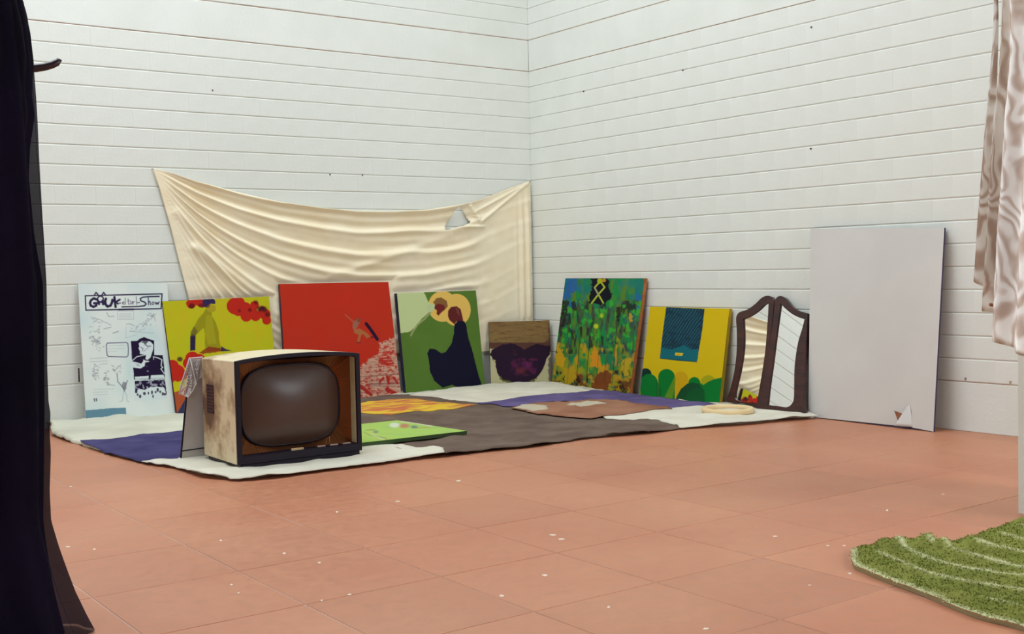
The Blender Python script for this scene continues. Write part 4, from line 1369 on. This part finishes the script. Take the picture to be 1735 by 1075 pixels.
# ------------------------------------------------------------------ cream ring on the white sheet
cr = cloth_pt(1233, 695, 0.012)
MAT['ringm'] = noise_mat('cream_ring', S(226, 196, 148), S(234, 206, 160), 8, 0.5)
ax_ = np.linalg.norm(floor_pt(1188.5, 697, .03) - floor_pt(1278, 697, .03)) / 2
bm = bmesh.new()
Rn = 64
prof = [(ax_ - .036, 0), (ax_ - .004, 0), (ax_, .006), (ax_, .024), (ax_ - .005, .030), (ax_ - .03, .030), (ax_ - .036, .024)]
vv = [[bm.verts.new((r_ * math.cos(2 * math.pi * i / Rn), r_ * math.sin(2 * math.pi * i / Rn), z)) for r_, z in prof] for i in range(Rn)]
for i in range(Rn):
    for k in range(len(prof)):
        bm.faces.new((vv[i][k], vv[(i + 1) % Rn][k], vv[(i + 1) % Rn][(k + 1) % len(prof)], vv[i][(k + 1) % len(prof)]))
o = from_bm('ring', bm, MAT['ringm'], None, True)
cc_ = floor_pt(1233, 697.5, .03)
o.location = (cc_[0], cc_[1], float(pile(cc_[0], cc_[1])) + 0.0125)
o.rotation_euler = (0.01, 0.0, 0)
tag(o, 'flat cream ring lying on the white sheet before the mirrors', 'ring')

# ------------------------------------------------------------------ hung cream cloth
top_px = [(258, 285), (285, 292), (330, 308), (400, 327), (470, 343), (540, 353), (600, 358), (660, 359), (720, 356), (770, 348), (800, 342), (830, 332), (862, 319), (895, 307)]
tw = [at_axis(a, b_, 1, -.012) for a, b_ in top_px]
tx = np.array([q_[0] for q_ in tw]); tz = np.array([q_[2] for q_ in tw])
tx[-1] = -0.03
xA, zA = tx[0], tz[0]
le = [at_axis(a, b_, 1, -.012) for a, b_ in [(258, 285), (270, 320), (290, 390), (305, 450), (318, 500), (328, 545), (338, 600), (350, 660)]]
lx = np.array([q_[0] for q_ in le])[::-1]; lz = np.array([q_[2] for q_ in le])[::-1]
ZB = 0.31


def z_top(x): return np.interp(x, tx, tz)


def hung_depth(x, z):
    """distance of the cloth from the wall: swags that fan out from the upper left nail"""
    dx = np.maximum(x - xA, 1e-3)
    dep = np.maximum(z_top(x) - z, 0)
    wfan = 0.62 * (1 - np.exp(-dx / 0.55)) + 0.02
    phi = dep / wfan
    rx = np.clip((x - (-0.75)) / 0.35, 0, 1)          # folds die out towards the right
    edge_in = np.maximum(x - np.interp(z, lz, lx), 0)
    amp = 0.037 * np.clip(edge_in / 0.12, 0.1, 1) * np.exp(-dep * 1.1) * (1 - 0.85 * rx * rx * (3 - 2 * rx)) * np.clip(dx / 0.35, 0.18, 1)
    ph = phi * 3.9 + 0.25 * vnoise(x, z, 0.4, 8)
    fold = 0.5 + 0.5 * np.sin(2 * math.pi * ph + 0.9 * np.sin(2 * math.pi * ph))
    fold = fold ** 1.3
    d = 0.012 + amp * fold
    d += 0.006 * np.exp(-dep * 2) * (0.5 + 0.5 * np.sin(2 * math.pi * phi * 9 + 3 * vnoise(x, z, .3, 5))) * (1 - rx) * np.clip(edge_in / 0.15, 0, 1)
    d += 0.010 * vnoise(x * 0.8, z * 0.3, 0.2, 2) + 0.004 * vnoise(x, z, .06, 7)
    # long folds from the hole up to the right nail
    for (x1, z1, x2, z2, a, s) in RIDGES:
        vx, vz = x2 - x1, z2 - z1
        L2_ = vx * vx + vz * vz
        t = np.clip(((x - x1) * vx + (z - z1) * vz) / L2_, 0, 1)
        dd = np.hypot(x - x1 - t * vx, z - z1 - t * vz)
        d += a * np.exp(-(dd / s) ** 2) * np.clip(1.2 - 0.5 * t, 0, 1)
    # vertical pleats in the corner
    pl_w = np.clip((x + 0.20) / 0.10, 0, 1)
    fade = np.clip((z_top(x) - z) / 0.35, 0.15, 1)
    d += pl_w * fade * 0.022 * (0.5 + 0.5 * np.sin((x + 0.2) * 2 * math.pi / 0.062))
    # gathered where it is pinned
    return d


def wp(a, b_):
    q_ = at_axis(a, b_, 1, -.02); return (q_[0], q_[2])


RIDGES = [(*wp(815, 375), *wp(893, 311), 0.016, 0.012), (*wp(800, 362), *wp(880, 318), 0.010, 0.010), (*wp(795, 350), *wp(812, 378), 0.022, 0.014), (*wp(785, 385), *wp(818, 384), 0.020, 0.012),
          (*wp(800, 366), *wp(812, 368), 0.012, 0.01), (*wp(300, 360), *wp(430, 480), 0.010, 0.03), (*wp(330, 420), *wp(475, 530), 0.022, 0.03), (*wp(560, 470), *wp(760, 400), 0.012, 0.03)]
nu, nv = 330, 210
u = np.linspace(0, 1, nu); v = np.linspace(0, 1, nv)
U, V = np.meshgrid(u, v)
Xg = np.zeros_like(U); Zg = np.zeros_like(U)
for j in range(nv):
    xl = xA
    for _ in range(40):
        zz = z_top(xl) - v[j] * (z_top(xl) - ZB)
        xl = 0.5 * xl + 0.5 * float(np.interp(zz, lz, lx))
    xr = -0.022 - 0.0 * v[j]
    xs = xl + (xr - xl) * u
    Xg[j] = xs
    zb_ = ZB + 0.02 * np.sin(xs * 3)
    Zg[j] = z_top(xs) - v[j] * (z_top(xs) - zb_)
Dg = hung_depth(Xg, Zg)
hole = [wp(*q_) for q_ in [(776, 351), (783, 360), (794, 377), (780, 383), (760, 388), (752, 390), (757, 380), (766, 366), (770, 356)]]
hm = inside(Xg, Zg, hole)
# keep the cloth behind the paintings that stand before it: they lean from 4 cm off the wall at the top
top_paint = np.full_like(Xg, 9.0)
def limit(x0, x1, zt0, slope, dtop):
    global Dg
    out = np.maximum(np.maximum(x0 - Xg, Xg - x1), np.maximum(Zg - zt0, 0))
    out = np.maximum(out, 0)
    lim = dtop + np.maximum(zt0 - Zg, 0) * slope + out * 0.55
    k = 0.006
    lim = np.maximum(lim, 0.014)
    Dg = np.maximum(-k * np.log(np.exp(-Dg / k) + np.exp(-lim / k)), 0.0115)
limit(-3.07, -2.28, .78, .08, .018); limit(-2.24, -1.33, .87, .08, .020); limit(-1.31, -.56, .78, .08, .018); limit(-.50, -0.05, .52, .12, .022)
verts = np.stack([Xg, -Dg, Zg], -1).reshape(-1, 3)
idx = np.arange(nu * nv).reshape(nv, nu)
F = np.stack([idx[:-1, :-1], idx[1:, :-1], idx[1:, 1:], idx[:-1, 1:]], -1).reshape(-1, 4)
hmf = hm.reshape(-1)
F = F[~hmf[F].any(axis=1)]
hc = mesh('hung_cloth', verts, [tuple(int(i) for i in f_) for f_ in F], MAT['cream'], None, smooth=True)
so = hc.modifiers.new('solid', 'SOLIDIFY'); so.thickness = 0.0012; so.offset = 1
tag(hc, 'cream cloth pinned across the left wall in hanging folds above the paintings', 'cloth')
MAT['nail'] = new_mat('steel_nail', 0.4, S(120, 110, 105), 0.5, 0.8)
for q_ in ((xA, -.02, zA - .006), (-.035, -.03, tz[-1] - .008)):
    tube('nail', [(q_[0], 0.0, q_[2]), (q_[0], q_[1] - .012, q_[2])], 0.0022, MAT['nail'], hc)

# ------------------------------------------------------------------ green rug
rug_px = [(1443, 944), (1447, 930), (1470, 919), (1500, 914), (1560, 911), (1610, 912), (1640, 908), (1655, 900), (1672, 893), (1700, 883), (1740, 868), (1800, 850), (1900, 880), (1960, 1000), (1900, 1120), (1735, 1063), (1650, 1040), (1560, 1003), (1500, 981), (1462, 965), (1447, 957)]
P = [floor_pt(a, b_, 0.028 if (b_ < 935 and 1460 < a < 1850) else 0.012)[:2] for a, b_ in rug_px]
P = [np.array(q_) for q_ in spline([tuple(q_) for q_ in P], 6)]
xs = [q_[0] for q_ in P]; ys = [q_[1] for q_ in P]
cell = 0.011
GX, GY = np.meshgrid(np.arange(min(xs), max(xs), cell), np.arange(min(ys), max(ys), cell))
ins_ = inside(GX, GY, P)
arr = np.array(P)
V2 = [Vector(q_) for q_ in P]
for x, y in zip(GX[ins_], GY[ins_]):
    if np.min((arr[:, 0] - x) ** 2 + (arr[:, 1] - y) ** 2) > (cell * .5) ** 2: V2.append(Vector((x, y)))
r = delaunay_2d_cdt(V2, [(i, (i + 1) % len(P)) for i in range(len(P))], [list(range(len(P)))], 1, 1e-6)
X = np.array([v_.x for v_ in r[0]]); Y = np.array([v_.y for v_ in r[0]])
PX, PY = project(np.stack([X, Y, np.full_like(X, .01)], -1))
# direction across the folds: the lower outline of the rug in world coordinates
pa, pb = floor_pt(1462, 965)[:2], floor_pt(1735, 1063)[:2]
dv = (pb - pa) / np.linalg.norm(pb - pa); nv_ = np.array([-dv[1], dv[0]])
if np.dot(floor_pt(1700, 940)[:2] - pa, nv_) < 0: nv_ = -nv_
s_al = (X - pa[0]) * dv[0] + (Y - pa[1]) * dv[1]
s_ac = (X - pa[0]) * nv_[0] + (Y - pa[1]) * nv_[1]
s2 = s_ac + 0.035 * np.sin(s_al * 9.0) + 0.10 * (vnoise(X, Y, 0.35, 6) - .5) - 0.10 * s_al
ph = s2 / 0.135
wave = 0.5 + 0.5 * np.sin(2 * math.pi * ph - 1.2)
edge = np.array([np.min(np.hypot(arr[:, 0] - x, arr[:, 1] - y)) for x, y in zip(X, Y)])
ef = sm(edge / 0.05)
Zr = 0.012 + ef * (0.018 * wave ** 1.2 + 0.014 * vnoise(X, Y, 0.12, 2)) + 0.004 * vnoise(X, Y, .02, 4)
# deep folds at the left end of the rug
for a, b_, c_, d_, h_, s_ in ((1478, 931, 1560, 922, .024, .016), (1570, 928, 1640, 924, .026, .016), (1500, 947, 1580, 935, .026, .018), (1590, 947, 1640, 936, .024, .02), (1446, 943, 1500, 932, .012, .02)):
    p1, p2 = floor_pt(a, b_)[:2], floor_pt(c_, d_)[:2]
    vx, vy = p2 - p1
    t = np.clip(((X - p1[0]) * vx + (Y - p1[1]) * vy) / (vx * vx + vy * vy), 0, 1)
    dd = np.hypot(X - p1[0] - t * vx, Y - p1[1] - t * vy)
    Zr = Zr + ef * h_ * np.exp(-(dd / s_) ** 2)
faces = []
for f_ in r[2]:
    a, b_, c_ = [Vector((X[i], Y[i])) for i in f_[:3]]
    f_ = list(f_)
    if (b_ - a).cross(c_ - a) < 0: f_.reverse()
    faces.append(f_)
vs = list(zip(X, Y, Zr))
nb = len(P)
skirt = {}
for i in range(nb):
    skirt[i] = len(vs); vs.append((X[i], Y[i], 0.001))
for i in range(nb):
    j = (i + 1) % nb
    faces.append([j, i, skirt[i], skirt[j]])
rug = empty('green_rug', (float(np.mean(X)), float(np.mean(Y)), 0.0), 'rumpled green pile rug with light painted on its wavy fold crests at the lower right', 'rug')
MAT['rug'] = paint_mat('green_pile', 0.95, 0.05, 0.5)
MAT['rug_hair'] = paint_mat('green_pile_tufts', 0.95, 0.05, 0.0)
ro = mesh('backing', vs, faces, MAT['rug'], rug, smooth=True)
crest_light_hem = np.clip((0.5 + 0.5 * np.sin(2 * math.pi * ph - 1.5) - 0.80) / 0.20, 0, 1) * (0.45 + 0.55 * vnoise(X, Y, .06, 9))  # light on the fold crests put into the colour; pale hem joins below
crest_light_hem = crest_light_hem * np.clip((edge - 0.07) / 0.03, 0, 1)
crest_light_hem = np.maximum(crest_light_hem, np.clip((0.020 - edge) / 0.01, 0, 1) * .9 * (s_ac < 0.12))
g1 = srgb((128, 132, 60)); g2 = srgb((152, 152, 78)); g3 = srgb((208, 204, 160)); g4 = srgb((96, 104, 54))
nn_ = vnoise(X, Y, 0.05, 31)[:, None]
nn2 = vnoise(X, Y, 0.2, 33)[:, None]
col = g1 * (1 - nn_) + g2 * nn_
col = col * (1 - .4 * nn2) + g4 * .4 * nn2
col = col * (1 - crest_light_hem[:, None]) + g3 * crest_light_hem[:, None]
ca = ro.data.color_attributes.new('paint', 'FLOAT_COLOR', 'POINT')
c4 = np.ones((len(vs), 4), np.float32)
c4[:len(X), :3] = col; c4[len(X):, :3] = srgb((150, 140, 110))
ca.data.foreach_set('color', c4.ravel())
# tufts
rnd = np.random.RandomState(4)
cand = np.where((s_ac < 0.95) & (s_al < 1.1) & (s_al > -.2))[0]
pick = rnd.choice(cand, min(len(cand) * 4, 34000))
tv, tf, tcol = [], [], []
for i in pick:
    x = X[i] + rnd.uniform(-.006, .006); y = Y[i] + rnd.uniform(-.006, .006); z = Zr[i] - .001
    a = rnd.uniform(0, math.pi); l = rnd.uniform(.003, .007); w_ = .0024
    dx, dy = math.cos(a) * w_, math.sin(a) * w_
    lx_, ly_ = rnd.uniform(-.005, .005), rnd.uniform(-.005, .005)
    k = len(tv)
    tv += [(x - dx, y - dy, z), (x + dx, y + dy, z), (x + lx_, y + ly_, z + l)]
    tf.append((k, k + 1, k + 2))
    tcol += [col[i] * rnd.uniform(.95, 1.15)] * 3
tu = mesh('pile', tv, tf, MAT['rug_hair'], rug)
tag(tu, kind='stuff')
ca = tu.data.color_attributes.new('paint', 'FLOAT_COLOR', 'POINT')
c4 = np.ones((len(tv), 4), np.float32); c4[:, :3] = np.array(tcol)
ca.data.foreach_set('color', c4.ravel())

# ------------------------------------------------------------------ coat stand with black drape at the left edge
CY = -4.35
st = empty('coat_stand', (-5.06, CY, 0.0), 'dark coat stand with a curved peg, hidden under the black drape', 'stand')
MAT['dkmetal'] = new_mat('dark_metal', 0.3, S(52, 34, 40), 0.5, 0.3)
tube('pole', [(-5.06, CY, 0.03), (-5.06, CY, 1.9)], 0.022, MAT['dkmetal'], st, 14)
bm = bmesh.new(); bmesh.ops.create_cone(bm, cap_ends=True, segments=32, radius1=0.17, radius2=0.15, depth=0.03)
for v_ in bm.verts: v_.co += Vector((-5.06, CY, 0.0151))
from_bm('base', bm, MAT['dkmetal'], st)
hk = [(-5.06, CY, 1.47)] + [tuple(at_axis(a, b_, 1, CY - 0.02)) for a, b_ in [(40, 117), (60, 115.5), (75, 113.5), (88, 110), (96, 106), (99.5, 102), (96, 99)]]
tube('peg', hk, [.011, .0105, .0105, .010, .0095, .0095, .0085, .003], MAT['dkmetal'], st, 12)
prof_o = [(-20, 28), (5, 40), (25, 46), (60, 51), (110, 57), (160, 61), (200, 63.5), (270, 66.5), (350, 71), (420, 75.5), (480, 77.5), (560, 77), (620, 76), (680, 77), (700, 80), (730, 78), (765, 79.5), (830, 77), (880, 79), (920, 90), (960, 103), (1000, 117), (1040, 135), (1085, 158)]
prof_i = [(-20, 24), (5, 37), (60, 49), (110, 55), (160, 52), (200, 57), (250, 50), (300, 48), (400, 58), (480, 72), (560, 74), (700, 76), (880, 75), (920, 80), (1000, 94), (1085, 116)]


def drape(name, prof, mat, seed, inset_, parent):
    zs = np.concatenate([np.array([1.95, 1.85, 1.76]), np.linspace(1.68, 0.004, 110)])
    pz, pr = [], []
    for a, b_ in [(q_[1], q_[0]) for q_ in prof]:
        w_ = at_axis(a, b_, 1, CY); pz.append(w_[2]); pr.append(w_[0] + 5.06)
    pz = np.array(pz)[::-1]; pr = np.array(pr)[::-1]
    na = 120
    vs, fs = [], []
    for j, z in enumerate(zs):
        R0 = float(np.interp(z, pz, pr)) - inset_
        if z > 1.70: R0 *= max(0.25, 1 - (z - 1.70) * 3.0)
        for i in range(na):
            a = 2 * math.pi * i / na
            fold = 1 + 0.05 * math.sin(7 * a + seed) * min(1, (1.9 - z) * 1.2) + 0.035 * math.sin(13 * a + 2 * seed + z * 2)
            fold /= (1 + 0.05 * math.sin(seed) * min(1, (1.9 - z) * 1.2) + 0.035 * math.sin(2 * seed + z * 2))
            fl = 1.0
            vs.append((-5.06 + R0 * fold * math.cos(a) * fl, CY + 0.75 * R0 * fold * math.sin(a), z))
    for j in range(len(zs) - 1):
        for i in range(na):
            k = (i + 1) % na
            fs.append((j * na + i, (j + 1) * na + i, (j + 1) * na + k, j * na + k))
    return mesh(name, vs, fs, mat, parent, smooth=True)


bd = empty('black_drape', (-5.06, CY, 0.0), 'long black cloth hanging to the floor at the left edge', 'cloth')
MAT['black'] = cloth_mat('black_fabric', S(10, 8, 16), S(16, 13, 24), 3)
MAT['sheer'] = cloth_mat('sheer_black_fabric', S(16, 12, 26), S(24, 18, 36), 3, transl=0.22)
drape('inner_layer', prof_i, MAT['black'], 1.0, 0.004, bd)
drape('sheer_layer', prof_o, MAT['sheer'], 2.1, 0.0, bd)

# ------------------------------------------------------------------ patterned curtain at the right edge
m = new_mat('patterned_curtain', 0.8, S(190, 175, 165), 0.15)
b = m.node_tree.nodes['Principled BSDF']
tc = N(m, 'ShaderNodeTexCoord')
nz = N(m, 'ShaderNodeTexNoise'); nz.inputs['Scale'].default_value = 4.5; nz.inputs['Detail'].default_value = 1.5
L(m, tc.outputs['Object'], nz.inputs['Vector'])
vm = N(m, 'ShaderNodeVectorMath', operation='MULTIPLY_ADD'); vm.inputs[1].default_value = (0.9, 0.9, 0.9)
L(m, nz.outputs['Color'], vm.inputs[0]); L(m, tc.outputs['Object'], vm.inputs[2])
wv = N(m, 'ShaderNodeTexWave', wave_type='RINGS'); wv.inputs['Scale'].default_value = 4.2; wv.inputs['Distortion'].default_value = 5; wv.inputs['Detail'].default_value = 2
L(m, vm.outputs[0], wv.inputs['Vector'])
rp = N(m, 'ShaderNodeValToRGB')
rp.color_ramp.elements[0].position = 0.0; rp.color_ramp.elements[0].color = S(220, 204, 192)
rp.color_ramp.elements[1].position = 0.75; rp.color_ramp.elements[1].color = S(251, 249, 246)
L(m, wv.outputs['Fac'], rp.inputs[0]); L(m, rp.outputs[0], b.inputs['Base Color'])
n3 = N(m, 'ShaderNodeTexNoise'); n3.inputs['Scale'].default_value = 30; n3.inputs['Detail'].default_value = 4
L(m, tc.outputs['Object'], n3.inputs['Vector'])
mx = N(m, 'ShaderNodeMixRGB', blend_type='OVERLAY'); mx.inputs[0].default_value = 0.15
L(m, rp.outputs[0], mx.inputs[1]); L(m, n3.outputs['Fac'], mx.inputs[2]); L(m, mx.outputs[0], b.inputs['Base Color'])
tl_ = N(m, 'ShaderNodeBsdfTranslucent'); L(m, mx.outputs[0], tl_.inputs['Color'])
ms_ = N(m, 'ShaderNodeMixShader'); ms_.inputs[0].default_value = 0.6
L(m, b.outputs[0], ms_.inputs[1]); L(m, tl_.outputs[0], ms_.inputs[2]); L(m, ms_.outputs[0], m.node_tree.nodes['Material Output'].inputs[0])
MAT['curtain'] = m
cur = empty('patterned_curtain', (-2.1, -5.5, 2.3), 'beige and grey swirl-patterned curtain hanging at the right edge', 'curtain')
KY = -5.52


def hanging(name, left, bottom, right_px, y, fold_n, amp, parent):
    """strip between a left outline (px points, top to bottom) and right_px, with a bottom line"""
    lw = [at_axis(a, b_, 1, y) for a, b_ in left]
    lz_ = np.array([q_[2] for q_ in lw])[::-1]; lx_ = np.array([q_[0] for q_ in lw])[::-1]
    bw_ = [at_axis(a, b_, 1, y) for a, b_ in bottom]
    bx = np.array([q_[0] for q_ in bw_]); bzz = np.array([q_[2] for q_ in bw_])
    xr = at_axis(right_px, 300, 1, y)[0]
    nu_, nv__ = 70, 90
    vs, fs = [], []
    for j in range(nv__):
        v_ = j / (nv__ - 1)
        for i in range(nu_):
            u_ = i / (nu_ - 1)
            z = 2.35 - v_ * (2.35 - 0.8)
            for _ in range(3):
                xl = float(np.interp(z, lz_, lx_))
                x = xl + (xr - xl) * u_
                zb2 = float(np.interp(x, bx, bzz))
                z = 2.35 - v_ * (2.35 - zb2)
            yy = y + amp * math.sin(fold_n * 2 * math.pi * u_ + 0.8 * math.sin(z * 3)) * (0.5 + 0.5 * v_) + 0.01 * float(vnoise(x, z, .15, 3))
            vs.append((x, yy, z))
    for j in range(nv__ - 1):
        for i in range(nu_ - 1):
            fs.append((j * nu_ + i, (j + 1) * nu_ + i, (j + 1) * nu_ + i + 1, j * nu_ + i + 1))
    o = mesh(name, vs, fs, MAT['curtain'], parent, smooth=True)
    s_ = o.modifiers.new('solid', 'SOLIDIFY'); s_.thickness = 0.002
    return o


hanging('rear_panel', [(1689, 0), (1684, 80), (1678, 150), (1672, 230), (1664, 330), (1657, 430), (1654, 480)], [(1654, 476), (1668, 486), (1690, 490)], 1692, KY + .05, 1.3, .008, cur)
hanging('middle_panel', [(1699, 0), (1695, 80), (1690, 160), (1683, 260), (1678, 360), (1672, 450), (1668, 520)], [(1668, 528), (1690, 530), (1700, 530)], 1712, KY + .025, 1.0, .008, cur)
hanging('front_panel', [(1710, 0), (1709, 80), (1705, 180), (1700, 300), (1694, 400), (1690, 480), (1688, 580)], [(1688, 578), (1715, 590), (1735, 602), (1790, 630)], 1800, KY - .01, 3.0, .014, cur)
MAT['stick'] = noise_mat('brown_stick', S(150, 92, 62), S(170, 110, 76), 20, 0.5)
tube('hem_stick', [at_axis(1678, 516.5, 1, KY + .012), at_axis(1690, 519, 1, KY + .012), at_axis(1712, 522, 1, KY + .012)], 0.005, MAT['stick'], cur)
rod = tube('curtain_rod', [(-2.4, KY + .02, 2.36), (-1.5, KY + .02, 2.36), (-1.45, KY + .075, 2.36)], 0.014, MAT['stick'], cur)
